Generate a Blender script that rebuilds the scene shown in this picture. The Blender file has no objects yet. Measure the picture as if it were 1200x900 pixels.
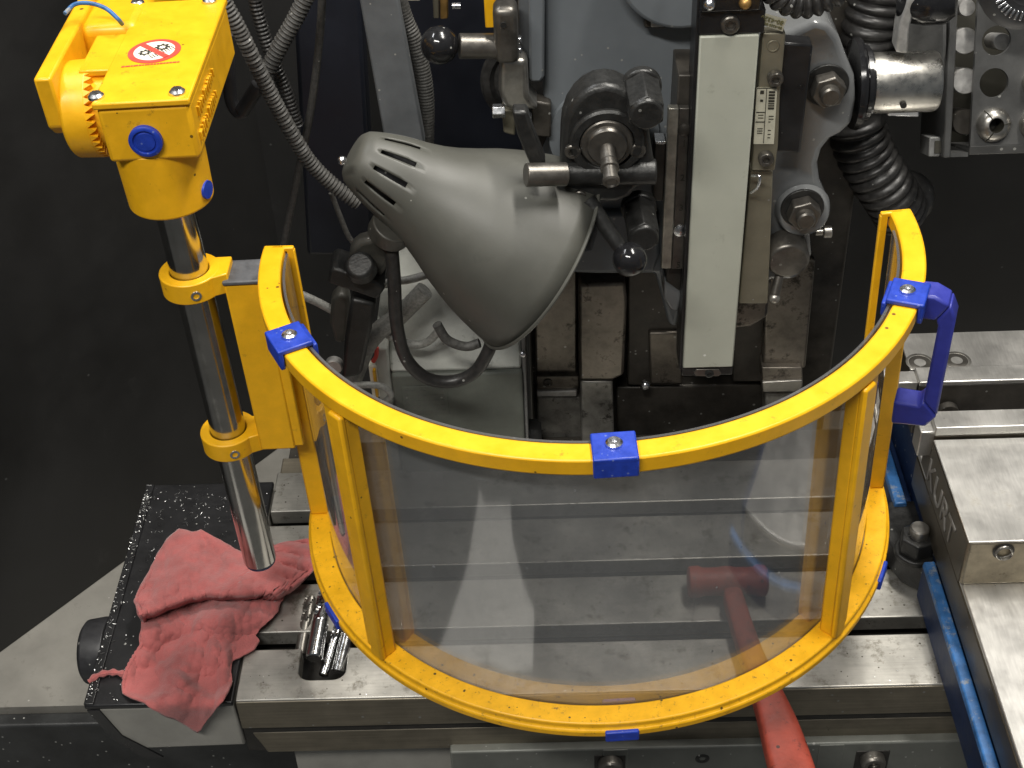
import bpy, bmesh, math, random
from mathutils import Vector, Matrix, noise as mnoise
random.seed(7)
PI = math.pi
scene = bpy.context.scene
COL = scene.collection
S = 0.001                                    # everything below is written in millimetres

# ------------------------------------------------------------------ camera
F = 1664.0                                   # focal length in photograph pixels (1200 wide)
CAM = Vector((0.0, -631.2, 800.1))
pitch, yaw, roll = 0.68755, -0.02931, -0.04734
_f = Vector((math.sin(yaw)*math.cos(pitch), math.cos(yaw)*math.cos(pitch), -math.sin(pitch)))
_r0 = Vector((math.cos(yaw), -math.sin(yaw), 0)); _u0 = _r0.cross(_f)
_r = _r0*math.cos(roll) + _u0*math.sin(roll); _u = -_r0*math.sin(roll) + _u0*math.cos(roll)
cd = bpy.data.cameras.new('camera'); cam = bpy.data.objects.new('camera', cd); COL.objects.link(cam)
cd.sensor_width = 36; cd.lens = 36*F/1200; cd.clip_start = 0.02; cd.clip_end = 50
m = Matrix((( _r.x, _u.x, -_f.x), (_r.y, _u.y, -_f.y), (_r.z, _u.z, -_f.z))).to_4x4()
m.translation = CAM*S
cam.matrix_world = m
scene.camera = cam

# ------------------------------------------------------------------ world and lamps
w = bpy.data.worlds.new('World'); scene.world = w; w.use_nodes = True
w.node_tree.nodes['Background'].inputs[0].default_value = (0.86, 0.93, 1.0, 1)
w.node_tree.nodes['Background'].inputs[1].default_value = 0.10
def area(name, loc, target, sx, sy, power, col):
    d = bpy.data.lights.new(name, 'AREA'); d.shape = 'RECTANGLE'; d.size = sx; d.size_y = sy; d.energy = power; d.color = col
    o = bpy.data.objects.new(name, d); COL.objects.link(o); o.location = loc
    o.rotation_euler = (Vector(target) - Vector(loc)).to_track_quat('-Z', 'Y').to_euler()
    return o
area('ceiling_tube_light', (0.55, 0.22, 2.1), (0.05, 0.05, 0), 1.2, 0.14, 52, (1.0, 0.96, 0.89))
area('ceiling_tube_light', (-0.55, -1.20, 2.1), (0.0, 0.2, 0.1), 1.2, 0.14, 40, (1.0, 0.97, 0.91))
area('ceiling_tube_light', (-0.9, 0.5, 2.1), (-0.1, 0.1, 0), 1.2, 0.14, 16, (0.97, 0.98, 1.0))
vs = scene.view_settings
vs.view_transform = 'Standard'; vs.look = 'None'; vs.gamma = 1; vs.exposure = 0.0
scene.render.engine = 'CYCLES'

# ------------------------------------------------------------------ pixel -> direction helpers
def ray(px, py): return _r*((px-600)/F) - _u*((py-450)/F) + _f
def HX(px, py, X): d = ray(px, py); return CAM + d*((X-CAM.x)/d.x)
def HY(px, py, Y): d = ray(px, py); return CAM + d*((Y-CAM.y)/d.y)
def HZ(px, py, Z): d = ray(px, py); return CAM + d*((Z-CAM.z)/d.z)

# ------------------------------------------------------------------ materials
MATS = {}
def mat(name, base, rough=0.5, metal=0.0, var=0.12, vscale=0.05, bump=0.0, bscale=0.4, spots=None, spotc=(0.03,0.025,0.02), spot_t=0.62,
        aniso=None, streak=0.15, coat=0.0, rvar=0.08, sheen=0.0, spec=0.5, fleck=None, fleckc=(0.3,0.3,0.28), fleck_p=0.12, fleck_r=0.16):
    """scales in 1/mm.  spots: scale of grime patches, aniso: stretched grain direction."""
    m = bpy.data.materials.new(name); m.use_nodes = True; MATS[name] = m
    nt = m.node_tree; N = nt.nodes; L = nt.links; b = N['Principled BSDF']
    b.inputs['Metallic'].default_value = metal; b.inputs['Roughness'].default_value = rough
    b.inputs['Specular IOR Level'].default_value = spec
    if coat: b.inputs['Coat Weight'].default_value = coat; b.inputs['Coat Roughness'].default_value = 0.12
    if sheen: b.inputs['Sheen Weight'].default_value = sheen; b.inputs['Sheen Roughness'].default_value = 0.6
    tc = N.new('ShaderNodeTexCoord'); geo = N.new('ShaderNodeNewGeometry')
    mp = N.new('ShaderNodeMapping'); L.new(geo.outputs['Position'], mp.inputs['Vector'])
    mp.inputs['Scale'].default_value = (1000, 1000, 1000)
    n1 = N.new('ShaderNodeTexNoise'); n1.inputs['Scale'].default_value = vscale; n1.inputs['Detail'].default_value = 6; n1.inputs['Roughness'].default_value = 0.65
    L.new(mp.outputs[0], n1.inputs['Vector'])
    rp = N.new('ShaderNodeMapRange'); rp.inputs[1].default_value = 0.3; rp.inputs[2].default_value = 0.7
    rp.inputs[3].default_value = 1-var; rp.inputs[4].default_value = 1+var; L.new(n1.outputs[0], rp.inputs[0])
    mul = N.new('ShaderNodeMix'); mul.data_type = 'RGBA'; mul.blend_type = 'MULTIPLY'; mul.inputs[0].default_value = 1
    mul.inputs[6].default_value = (*base, 1); L.new(rp.outputs[0], mul.inputs[7])
    col = mul.outputs[2]
    rr = N.new('ShaderNodeMapRange'); rr.inputs[1].default_value = 0.3; rr.inputs[2].default_value = 0.7
    rr.inputs[3].default_value = max(0.03, rough-rvar); rr.inputs[4].default_value = min(1, rough+rvar); L.new(n1.outputs[0], rr.inputs[0])
    rough_out = rr.outputs[0]
    if aniso:
        mp2 = N.new('ShaderNodeMapping'); L.new(geo.outputs['Position'], mp2.inputs['Vector'])
        mp2.inputs['Scale'].default_value = tuple(1000*v for v in aniso)
        n3 = N.new('ShaderNodeTexNoise'); n3.inputs['Scale'].default_value = 1; n3.inputs['Detail'].default_value = 4; L.new(mp2.outputs[0], n3.inputs['Vector'])
        r3 = N.new('ShaderNodeMapRange'); r3.inputs[1].default_value = 0.3; r3.inputs[2].default_value = 0.7; r3.inputs[3].default_value = 1-streak; r3.inputs[4].default_value = 1+streak*0.7
        L.new(n3.outputs[0], r3.inputs[0])
        m3 = N.new('ShaderNodeMix'); m3.data_type = 'RGBA'; m3.blend_type = 'MULTIPLY'; m3.inputs[0].default_value = 1
        L.new(col, m3.inputs[6]); L.new(r3.outputs[0], m3.inputs[7]); col = m3.outputs[2]
        a1 = N.new('ShaderNodeMath'); a1.operation = 'MULTIPLY_ADD'; a1.inputs[1].default_value = streak; a1.inputs[2].default_value = -streak/2
        L.new(n3.outputs[0], a1.inputs[0]); a2 = N.new('ShaderNodeMath'); a2.operation = 'ADD'; L.new(a1.outputs[0], a2.inputs[0]); L.new(rough_out, a2.inputs[1]); rough_out = a2.outputs[0]
    if spots:
        n2 = N.new('ShaderNodeTexNoise'); n2.inputs['Scale'].default_value = spots; n2.inputs['Detail'].default_value = 8; n2.inputs['Roughness'].default_value = 0.75
        L.new(mp.outputs[0], n2.inputs['Vector'])
        r2 = N.new('ShaderNodeMapRange'); r2.inputs[1].default_value = spot_t; r2.inputs[2].default_value = spot_t+0.1; L.new(n2.outputs[0], r2.inputs[0])
        mx = N.new('ShaderNodeMix'); mx.data_type = 'RGBA'; L.new(r2.outputs[0], mx.inputs[0]); L.new(col, mx.inputs[6]); mx.inputs[7].default_value = (*spotc, 1); col = mx.outputs[2]
    if fleck is None and max(base) < 0.25: fleck = 0.22
    if fleck:
        vo = N.new('ShaderNodeTexVoronoi'); vo.inputs['Scale'].default_value = fleck; L.new(mp.outputs[0], vo.inputs['Vector'])
        sx = N.new('ShaderNodeSeparateColor'); L.new(vo.outputs['Color'], sx.inputs[0])
        f1 = N.new('ShaderNodeMath'); f1.operation = 'LESS_THAN'; f1.inputs[1].default_value = fleck_p; L.new(sx.outputs[0], f1.inputs[0])
        f0 = N.new('ShaderNodeMath'); f0.operation = 'MULTIPLY'; f0.inputs[1].default_value = fleck_r*1.6; L.new(sx.outputs[1], f0.inputs[0])
        f2 = N.new('ShaderNodeMath'); f2.operation = 'LESS_THAN'; L.new(vo.outputs['Distance'], f2.inputs[0]); L.new(f0.outputs[0], f2.inputs[1])
        f3 = N.new('ShaderNodeMath'); f3.operation = 'MULTIPLY'; L.new(f1.outputs[0], f3.inputs[0]); L.new(f2.outputs[0], f3.inputs[1])
        mf = N.new('ShaderNodeMix'); mf.data_type = 'RGBA'; L.new(f3.outputs[0], mf.inputs[0]); L.new(col, mf.inputs[6]); mf.inputs[7].default_value = (*fleckc, 1); col = mf.outputs[2]
    L.new(col, b.inputs['Base Color']); L.new(rough_out, b.inputs['Roughness'])
    if bump:
        nb = N.new('ShaderNodeTexNoise'); nb.inputs['Scale'].default_value = bscale; nb.inputs['Detail'].default_value = 5; L.new(mp.outputs[0], nb.inputs['Vector'])
        bp = N.new('ShaderNodeBump'); bp.inputs['Strength'].default_value = 0.6; bp.inputs['Distance'].default_value = bump*S; L.new(nb.outputs[0], bp.inputs['Height']); L.new(bp.outputs[0], b.inputs['Normal'])
    return m
mat('yellow', (0.80, 0.415, 0.008), 0.38, var=0.10, vscale=0.06, bump=0.10, bscale=0.25, spots=0.11, spotc=(0.40,0.20,0.012), spot_t=0.61, spec=0.45, fleck=0.16, fleckc=(0.16,0.085,0.01), fleck_p=0.10, fleck_r=0.13)
mat('yellow_dirty', (0.78, 0.40, 0.008), 0.40, var=0.14, vscale=0.08, bump=0.12, bscale=0.35, spots=0.30, spotc=(0.22,0.12,0.02), spot_t=0.575, spec=0.45, fleck=0.22, fleckc=(0.10,0.06,0.012), fleck_p=0.22, fleck_r=0.15)
mat('yellow_dark', (0.62, 0.26, 0.01), 0.5, var=0.2, vscale=0.2)
mat('blue', (0.012, 0.042, 0.36), 0.42, var=0.25, vscale=0.15, bump=0.1, bscale=0.5, spots=0.3, spotc=(0.02,0.03,0.12), spot_t=0.62, fleck=0.4, fleckc=(0.10,0.14,0.4), fleck_p=0.25, fleck_r=0.2)
mat('blue_handle', (0.03, 0.038, 0.28), 0.42, var=0.15, vscale=0.12, bump=0.08, bscale=0.4, spots=0.4, spotc=(0.2,0.22,0.45), spot_t=0.68)
mat('blue_paint', (0.035, 0.13, 0.33), 0.40, var=0.4, vscale=0.08, bump=0.3, bscale=0.15, spots=0.12, spotc=(0.25,0.27,0.28), spot_t=0.55)
mat('blue_dark', (0.008, 0.022, 0.07), 0.5, var=0.3, vscale=0.05, bump=0.2, bscale=0.2)  # on the vise, shade of its blue sides is in this colour
mat('chrome', (0.50, 0.49, 0.47), 0.16, 1.0, var=0.12, vscale=0.06, rvar=0.06, spots=0.5, spotc=(0.8,0.8,0.8), spot_t=0.76)
mat('bright_steel', (0.62, 0.60, 0.55), 0.30, 1.0, var=0.15, vscale=0.1, bump=0.04, bscale=0.6, spots=0.15, spotc=(0.22,0.15,0.09), spot_t=0.66)
mat('zinc', (0.75, 0.76, 0.78), 0.25, 1.0, var=0.1, vscale=0.3)
mat('table_top', (0.46, 0.445, 0.405), 0.44, 0.8, var=0.28, vscale=0.018, bump=0.05, bscale=0.8, aniso=(0.03, 0.6, 0.6), streak=0.07, spots=0.045, spotc=(0.24,0.225,0.19), spot_t=0.54, rvar=0.10, fleck=0.3, fleckc=(0.12,0.11,0.09), fleck_p=0.2, fleck_r=0.16)
mat('table_side', (0.22, 0.195, 0.15), 0.42, 0.75, var=0.2, vscale=0.03, bump=0.08, bscale=0.5, aniso=(0.02, 0.5, 0.5), spots=0.09, spotc=(0.05,0.045,0.035), spot_t=0.64)
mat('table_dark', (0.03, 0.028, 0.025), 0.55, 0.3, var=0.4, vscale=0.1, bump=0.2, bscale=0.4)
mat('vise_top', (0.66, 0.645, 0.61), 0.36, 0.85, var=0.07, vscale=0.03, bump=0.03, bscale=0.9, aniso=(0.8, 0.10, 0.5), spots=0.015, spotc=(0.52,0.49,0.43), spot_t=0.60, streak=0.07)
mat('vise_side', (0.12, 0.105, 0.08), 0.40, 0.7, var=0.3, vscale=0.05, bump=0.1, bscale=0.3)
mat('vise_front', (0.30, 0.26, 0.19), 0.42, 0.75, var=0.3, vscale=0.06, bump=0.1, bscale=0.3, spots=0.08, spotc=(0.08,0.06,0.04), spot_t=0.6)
mat('letter', (0.30, 0.29, 0.27), 0.5, 0.4)
mat('black_paint', (0.012, 0.012, 0.013), 0.34, var=0.3, vscale=0.06, bump=0.15, bscale=0.3, spots=0.25, spotc=(0.12,0.12,0.12), spot_t=0.72)
mat('black_gloss', (0.012, 0.012, 0.013), 0.16, var=0.2, vscale=0.2)
mat('black_plastic', (0.028, 0.028, 0.030), 0.42, var=0.2, vscale=0.2, bump=0.05, bscale=0.6)
mat('cap_plastic', (0.085, 0.088, 0.095), 0.5, var=0.35, vscale=0.12, bump=0.1, bscale=0.8)
mat('rubber', (0.028, 0.027, 0.026), 0.38, var=0.4, vscale=0.25, bump=0.1, bscale=1.2, spots=0.5, spotc=(0.12,0.115,0.105), spot_t=0.66)
mat('rubber_dusty', (0.075, 0.073, 0.068), 0.55, var=0.45, vscale=0.35, bump=0.2, bscale=1.2, spots=0.6, spotc=(0.22,0.21,0.19), spot_t=0.6)
mat('hose_pale', (0.30, 0.30, 0.28), 0.5, 0.2, var=0.35, vscale=0.4, bump=0.2, bscale=0.9, spots=0.6, spotc=(0.07,0.065,0.06), spot_t=0.60)
mat('head_paint', (0.150, 0.165, 0.178), 0.40, var=0.09, vscale=0.02, bump=0.10, bscale=0.12, spots=0.06, spotc=(0.10,0.11,0.115), spot_t=0.67)
mat('head_gloss', (0.165, 0.170, 0.172), 0.16, var=0.12, vscale=0.025, bump=1.6, bscale=0.03, coat=0.6, spots=0.04, spotc=(0.10,0.095,0.085), spot_t=0.62)
mat('grey_bar', (0.115, 0.123, 0.130), 0.45, var=0.15, vscale=0.05, bump=0.08, bscale=0.3, spots=0.2, spotc=(0.05,0.05,0.05), spot_t=0.67)
mat('cast_black', (0.030, 0.030, 0.029), 0.38, 0.4, var=0.3, vscale=0.15, bump=0.35, bscale=0.55, spots=0.3, spotc=(0.16,0.155,0.145), spot_t=0.68)
mat('dark_steel', (0.15, 0.14, 0.125), 0.36, 0.8, var=0.3, vscale=0.09, bump=0.06, bscale=0.5)
mat('mid_steel', (0.38, 0.365, 0.335), 0.34, 0.9, var=0.25, vscale=0.08, bump=0.05, bscale=0.6, spots=0.12, spotc=(0.14,0.12,0.10), spot_t=0.62)
mat('way_steel', (0.20, 0.178, 0.15), 0.38, 0.7, var=0.6, vscale=0.025, bump=0.12, bscale=0.3, spots=0.05, spotc=(0.05,0.044,0.036), spot_t=0.53)
mat('way_light', (0.34, 0.33, 0.30), 0.42, 0.6, var=0.5, vscale=0.04, bump=0.1, bscale=0.4, spots=0.10, spotc=(0.08,0.073,0.065), spot_t=0.55)
mat('dark_iron', (0.06, 0.054, 0.046), 0.42, 0.4, var=0.5, vscale=0.035, bump=0.15, bscale=0.3)
mat('lamp_paint', (0.078, 0.078, 0.067), 0.50, 0.0, var=0.14, vscale=0.02, bump=0.06, bscale=0.9, spots=0.03, spotc=(0.072,0.072,0.062), spot_t=0.56, fleck=0.12, fleckc=(0.28,0.28,0.25), fleck_p=0.10, fleck_r=0.10)
mat('lamp_joint', (0.06, 0.058, 0.05), 0.45, 0.2, var=0.3, vscale=0.08, bump=0.2, bscale=0.5)
mat('cream', (0.44, 0.45, 0.38), 0.42, var=0.09, vscale=0.012, bump=0.03, bscale=0.5, spots=0.06, spotc=(0.34,0.34,0.28), spot_t=0.60, fleck=0.10, fleckc=(0.70,0.70,0.66), fleck_p=0.10, fleck_r=0.10)
mat('beige_metal', (0.235, 0.215, 0.16), 0.42, 0.5, var=0.12, vscale=0.05, bump=0.05, bscale=0.5)
mat('label_paper', (0.50, 0.48, 0.38), 0.6, var=0.12, vscale=0.1)
mat('ink', (0.03, 0.028, 0.02), 0.6)
mat('ink_green', (0.16, 0.15, 0.06), 0.6)
mat('scale_steel', (0.45, 0.43, 0.37), 0.38, 0.75, var=0.3, vscale=0.12, bump=0.08, bscale=0.6, spots=0.14, spotc=(0.07,0.055,0.04), spot_t=0.62)
mat('box_grey', (0.42, 0.43, 0.39), 0.48, var=0.25, vscale=0.03, bump=0.12, bscale=0.2, spots=0.07, spotc=(0.13,0.13,0.11), spot_t=0.60)
mat('box_face', (0.13, 0.14, 0.12), 0.5, var=0.2, vscale=0.04, bump=0.12, bscale=0.3)
mat('cloth', (0.37, 0.105, 0.10), 0.95, var=0.20, vscale=0.05, bump=1.0, bscale=0.7, spots=0.035, spotc=(0.26,0.055,0.055), spot_t=0.60, sheen=0.25, spec=0.1)
mat('hammer_red', (0.28, 0.045, 0.026), 0.5, var=0.3, vscale=0.05, bump=0.3, bscale=0.25, spots=0.09, spotc=(0.11,0.022,0.015), spot_t=0.56, fleck=0.2, fleckc=(0.06,0.02,0.015), fleck_p=0.2)
mat('panel_black', (0.015, 0.0148, 0.0145), 0.50, var=0.35, vscale=0.008, bump=0.1, bscale=0.05, spots=0.02, spotc=(0.024,0.0235,0.023), spot_t=0.60, fleck=0.07, fleckc=(0.07,0.07,0.068), fleck_p=0.05, fleck_r=0.07)
mat('panel_blue', (0.011, 0.013, 0.020), 0.42, var=0.35, vscale=0.015, bump=0.1, bscale=0.05, spots=0.05, spotc=(0.02,0.022,0.028), spot_t=0.60, fleck=0.08, fleckc=(0.09,0.09,0.09), fleck_p=0.08, fleck_r=0.09)
mat('tray', (0.24, 0.23, 0.205), 0.6, var=0.16, vscale=0.02, bump=0.25, bscale=0.1, spots=0.04, spotc=(0.17,0.16,0.14), spot_t=0.58, fleck=0.08, fleckc=(0.45,0.44,0.40), fleck_p=0.15, fleck_r=0.10)
mat('tray_front', (0.035, 0.036, 0.036), 0.35, var=0.4, vscale=0.02, bump=0.2, bscale=0.2, spots=0.3, spotc=(0.18,0.18,0.17), spot_t=0.74)
mat('saddle', (0.14, 0.145, 0.13), 0.45, 0.2, var=0.15, vscale=0.04, bump=0.1, bscale=0.4, spots=0.4, spotc=(0.32,0.32,0.28), spot_t=0.72)
mat('saddle_light', (0.32, 0.31, 0.28), 0.5, 0.2, var=0.15, vscale=0.03, bump=0.1, bscale=0.4)
mat('concrete', (0.11, 0.11, 0.105), 0.6, var=0.2, vscale=0.01)
mat('reflection_pale', (0.78, 0.77, 0.73), 0.5, var=0.1, vscale=0.02)  # only for the added floor patch that the clear panel mirrors
mat('sign_red', (0.62, 0.07, 0.05), 0.45); mat('sign_white', (0.80, 0.76, 0.62), 0.45)
mat('brass', (0.42, 0.25, 0.08), 0.4, 0.7, var=0.25, vscale=0.1)
mat('rack', (0.075, 0.075, 0.073), 0.42, 0.1, var=0.25, vscale=0.04, bump=0.15, bscale=0.4, spots=0.1, spotc=(0.095,0.092,0.088), spot_t=0.63)
mat('chip', (0.55, 0.55, 0.54), 0.35, 1.0)
mat('tool_steel', (0.42, 0.42, 0.42), 0.2, 1.0, var=0.2, vscale=0.2)
mat('bare_alu', (0.55, 0.54, 0.52), 0.55, 0.8, var=0.2, vscale=0.2)
mat('pale_plate', (0.20, 0.20, 0.195), 0.5, 0.3, var=0.25, vscale=0.08, bump=0.2, bscale=0.4, spots=0.4, spotc=(0.32,0.32,0.30), spot_t=0.68)
# clear, slightly hazy polycarbonate
m = bpy.data.materials.new('clear_sheet'); m.use_nodes = True; MATS['clear_sheet'] = m
nt = m.node_tree; N = nt.nodes; L = nt.links; N.remove(N['Principled BSDF']); out = N['Material Output']
tr = N.new('ShaderNodeBsdfTransparent'); tr.inputs[0].default_value = (0.71, 0.71, 0.71, 1)  # grey tint also stands in for the head's shade on the table
gl = N.new('ShaderNodeBsdfGlossy'); gl.inputs[0].default_value = (1, 1, 1, 1); gl.inputs[1].default_value = 0.06
df = N.new('ShaderNodeBsdfDiffuse'); df.inputs[0].default_value = (0.33, 0.34, 0.35, 1)
geo = N.new('ShaderNodeNewGeometry'); mp = N.new('ShaderNodeMapping'); mp.inputs['Scale'].default_value = (14, 14, 5); L.new(geo.outputs['Position'], mp.inputs[0])
nz = N.new('ShaderNodeTexNoise'); nz.inputs['Scale'].default_value = 1; nz.inputs['Detail'].default_value = 6; L.new(mp.outputs[0], nz.inputs[0])
rg = N.new('ShaderNodeMapRange'); rg.inputs[1].default_value = 0.3; rg.inputs[2].default_value = 0.7; rg.inputs[3].default_value = 0.15; rg.inputs[4].default_value = 0.24; L.new(nz.outputs[0], rg.inputs[0])
def noise_line(sc, lo, hi, amt):
    mp_ = N.new('ShaderNodeMapping'); mp_.inputs['Scale'].default_value = sc; mp_.inputs['Rotation'].default_value = (0.25, 0.15, 0); L.new(geo.outputs['Position'], mp_.inputs[0])
    n_ = N.new('ShaderNodeTexNoise'); n_.inputs['Scale'].default_value = 1; n_.inputs['Detail'].default_value = 3; L.new(mp_.outputs[0], n_.inputs[0])
    r_ = N.new('ShaderNodeMapRange'); r_.inputs[1].default_value = lo; r_.inputs[2].default_value = hi; r_.inputs[4].default_value = amt; L.new(n_.outputs[0], r_.inputs[0]); return r_.outputs[0]
vo = N.new('ShaderNodeTexVoronoi'); vo.inputs['Scale'].default_value = 75; L.new(geo.outputs['Position'], vo.inputs['Vector'])
sx = N.new('ShaderNodeSeparateColor'); L.new(vo.outputs['Color'], sx.inputs[0])
f1 = N.new('ShaderNodeMath'); f1.operation = 'LESS_THAN'; f1.inputs[1].default_value = 0.10; L.new(sx.outputs[0], f1.inputs[0])
f2 = N.new('ShaderNodeMath'); f2.operation = 'LESS_THAN'; f2.inputs[1].default_value = 0.06; L.new(vo.outputs['Distance'], f2.inputs[0])
f3 = N.new('ShaderNodeMath'); f3.operation = 'MULTIPLY'; L.new(f1.outputs[0], f3.inputs[0]); L.new(f2.outputs[0], f3.inputs[1])
f4 = N.new('ShaderNodeMath'); f4.operation = 'MULTIPLY'; f4.inputs[1].default_value = 0.6; L.new(f3.outputs[0], f4.inputs[0])
acc = rg.outputs[0]
for extra in (noise_line((260, 260, 14), 0.70, 0.76, 0.25), noise_line((40, 40, 300), 0.72, 0.78, 0.18), f4.outputs[0]):
    ad = N.new('ShaderNodeMath'); ad.operation = 'ADD'; ad.use_clamp = True; L.new(acc, ad.inputs[0]); L.new(extra, ad.inputs[1]); acc = ad.outputs[0]
m1 = N.new('ShaderNodeMixShader'); L.new(acc, m1.inputs[0]); L.new(tr.outputs[0], m1.inputs[1]); L.new(df.outputs[0], m1.inputs[2])
lw0 = N.new('ShaderNodeLayerWeight'); lw0.inputs[0].default_value = 0.5
pw = N.new('ShaderNodeMath'); pw.operation = 'POWER'; pw.inputs[1].default_value = 5.0; L.new(lw0.outputs['Facing'], pw.inputs[0])
lw = N.new('ShaderNodeMath'); lw.operation = 'MULTIPLY_ADD'; lw.inputs[1].default_value = 0.93; lw.inputs[2].default_value = 0.17; L.new(pw.outputs[0], lw.inputs[0])
m2 = N.new('ShaderNodeMixShader'); L.new(lw.outputs[0], m2.inputs[0]); L.new(m1.outputs[0], m2.inputs[1]); L.new(gl.outputs[0], m2.inputs[2]); L.new(m2.outputs[0], out.inputs[0])

# ------------------------------------------------------------------ mesh builder
def basis(ax):
    ax = Vector(ax).normalized(); t = Vector((0, 0, 1)) if abs(ax.z) < 0.9 else Vector((0, 1, 0))
    x = t.cross(ax).normalized(); return x, ax.cross(x).normalized(), ax
class B:
    def __init__(s): s.bm = bmesh.new()
    def face(s, pts): return s.bm.faces.new([s.bm.verts.new(p) for p in pts])
    def box(s, c, size, R=None):
        c = Vector(c); R = R or Matrix.Identity(3); v = []
        for dz in (-.5, .5):
            for dx, dy in ((-.5,-.5), (.5,-.5), (.5,.5), (-.5,.5)):
                v.append(s.bm.verts.new(c + R @ Vector((dx*size[0], dy*size[1], dz*size[2]))))
        for f in ((3,2,1,0), (4,5,6,7), (0,1,5,4), (1,2,6,5), (2,3,7,6), (3,0,4,7)): s.bm.faces.new([v[i] for i in f])
        return s
    def span(s, x0, x1, y0, y1, z0, z1): return s.box(((x0+x1)/2, (y0+y1)/2, (z0+z1)/2), (x1-x0, y1-y0, z1-z0))
    def prism(s, pts, vec):
        vec = Vector(vec); a = [s.bm.verts.new(p) for p in pts]; b = [s.bm.verts.new(Vector(p)+vec) for p in pts]
        n = len(pts); fs = [s.bm.faces.new(a[::-1]), s.bm.faces.new(b)]
        for i in range(n): s.bm.faces.new((a[i], a[(i+1) % n], b[(i+1) % n], b[i]))
        return s
    def px(s, pts, Y, depth): return s.prism([HY(x, y, Y) for x, y in pts], (0, depth, 0))
    def lathe(s, prof, o, ax, seg=32, skip=None, rmod=None):
        o = Vector(o); X, Y, A = basis(ax); rings = []
        for i, (t, r) in enumerate(prof):
            if r < 1e-6: rings.append([s.bm.verts.new(o + A*t)])
            else:
                rings.append([s.bm.verts.new(o + A*t + (X*math.cos(2*PI*k/seg) + Y*math.sin(2*PI*k/seg))*(r*(rmod(i, k) if rmod else 1))) for k in range(seg)])
        for i in range(len(prof)-1):
            a, b = rings[i], rings[i+1]
            for k in range(seg):
                k2 = (k+1) % seg
                if skip and skip(i, k): continue
                if len(a) == 1 and len(b) == 1: continue
                if len(a) == 1: s.bm.faces.new((a[0], b[k2], b[k]))
                elif len(b) == 1: s.bm.faces.new((a[k], a[k2], b[0]))
                else: s.bm.faces.new((a[k], a[k2], b[k2], b[k]))
        return s
    def cyl(s, p0, p1, r0, r1=None, seg=28):
        p0 = Vector(p0); p1 = Vector(p1); l = (p1-p0).length; r1 = r0 if r1 is None else r1
        return s.lathe([(0, 0), (0, r0), (l, r1), (l, 0)], p0, p1-p0, seg)
    def sphere(s, c, r, n=14, seg=28, ax=(0,0,1)):
        return s.lathe([(-r*math.cos(PI*i/n), r*math.sin(PI*i/n) if 0 < i < n else 0) for i in range(n+1)], c, ax, seg)
    def tube(s, pts, r, seg=12, sub=8, rf=None, closed=False):
        P = [Vector(p) for p in pts]; Q = []
        n = len(P)
        for i in range(n-1 if not closed else n):
            p0 = P[i-1] if (i > 0 or closed) else P[0]*2-P[1]; p1 = P[i]; p2 = P[(i+1) % n]
            p3 = P[(i+2) % n] if (i+2 < n or closed) else p2*2-p1
            for k in range(sub):
                t = k/sub
                Q.append(0.5*((2*p1) + (p2-p0)*t + (2*p0-5*p1+4*p2-p3)*t*t + (3*p1-p0-3*p2+p3)*t**3))
        if not closed: Q.append(P[-1])
        T0 = (Q[1]-Q[0]).normalized(); X = basis(T0)[0]; rings = []; L_ = 0
        for i, q in enumerate(Q):
            if closed: T = (Q[(i+1) % len(Q)] - Q[i-1]).normalized()
            else: T = (Q[min(i+1, len(Q)-1)] - Q[max(i-1, 0)]).normalized()
            X = (X - T*X.dot(T)).normalized(); Y = T.cross(X)
            if i: L_ += (q-Q[i-1]).length
            rr = r*(rf(L_, i) if rf else 1)
            rings.append([s.bm.verts.new(q + (X*math.cos(2*PI*k/seg) + Y*math.sin(2*PI*k/seg))*rr) for k in range(seg)])
        M = len(rings)
        for i in range(M-1 if not closed else M):
            a, b = rings[i], rings[(i+1) % M]
            for k in range(seg): s.bm.faces.new((a[k], a[(k+1) % seg], b[(k+1) % seg], b[k]))
        if not closed: s.bm.faces.new(rings[0][::-1]); s.bm.faces.new(rings[-1])
        return s
    def arc(s, prof, t0, t1, seg, cx=0, cy=0):
        rings = []
        for i in range(seg+1):
            t = math.radians(t0+(t1-t0)*i/seg)
            rings.append([s.bm.verts.new((cx+r*math.cos(t), cy+r*math.sin(t), z)) for r, z in prof])
        n = len(prof)
        for a, b in zip(rings, rings[1:]):
            for k in range(n): s.bm.faces.new((a[k], a[(k+1) % n], b[(k+1) % n], b[k]))
        s.bm.faces.new(rings[0][::-1]); s.bm.faces.new(rings[-1])
        return s
    def build(s, name, mt, parent=None, bevel=0.0, smooth=True, angle=38, segs=2, root=None):
        """root: the Empty whose space the part was written in (guard), else world space."""
        bm = s.bm
        bmesh.ops.recalc_face_normals(bm, faces=bm.faces[:])
        c = Vector((0, 0, 0))
        for v in bm.verts: c += v.co
        c /= max(1, len(bm.verts))
        for v in bm.verts: v.co = (v.co-c)*S
        me = bpy.data.meshes.new(name); bm.to_mesh(me); bm.free()
        me.materials.append(MATS[mt])
        if smooth:
            me.shade_smooth(); me.set_sharp_from_angle(angle=math.radians(angle))
        o = bpy.data.objects.new(name, me); COL.objects.link(o)
        if parent is not None:
            o.parent = parent
            o.location = c*S - Vector(parent.get('org', (0, 0, 0)))
            o['org'] = tuple(c*S)
        else:
            o.location = c*S; o['org'] = tuple(c*S)
        if bevel:
            md = o.modifiers.new('bevel', 'BEVEL'); md.width = bevel*S; md.segments = segs; md.limit_method = 'ANGLE'; md.angle_limit = math.radians(35); md.harden_normals = False
        return o
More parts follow.
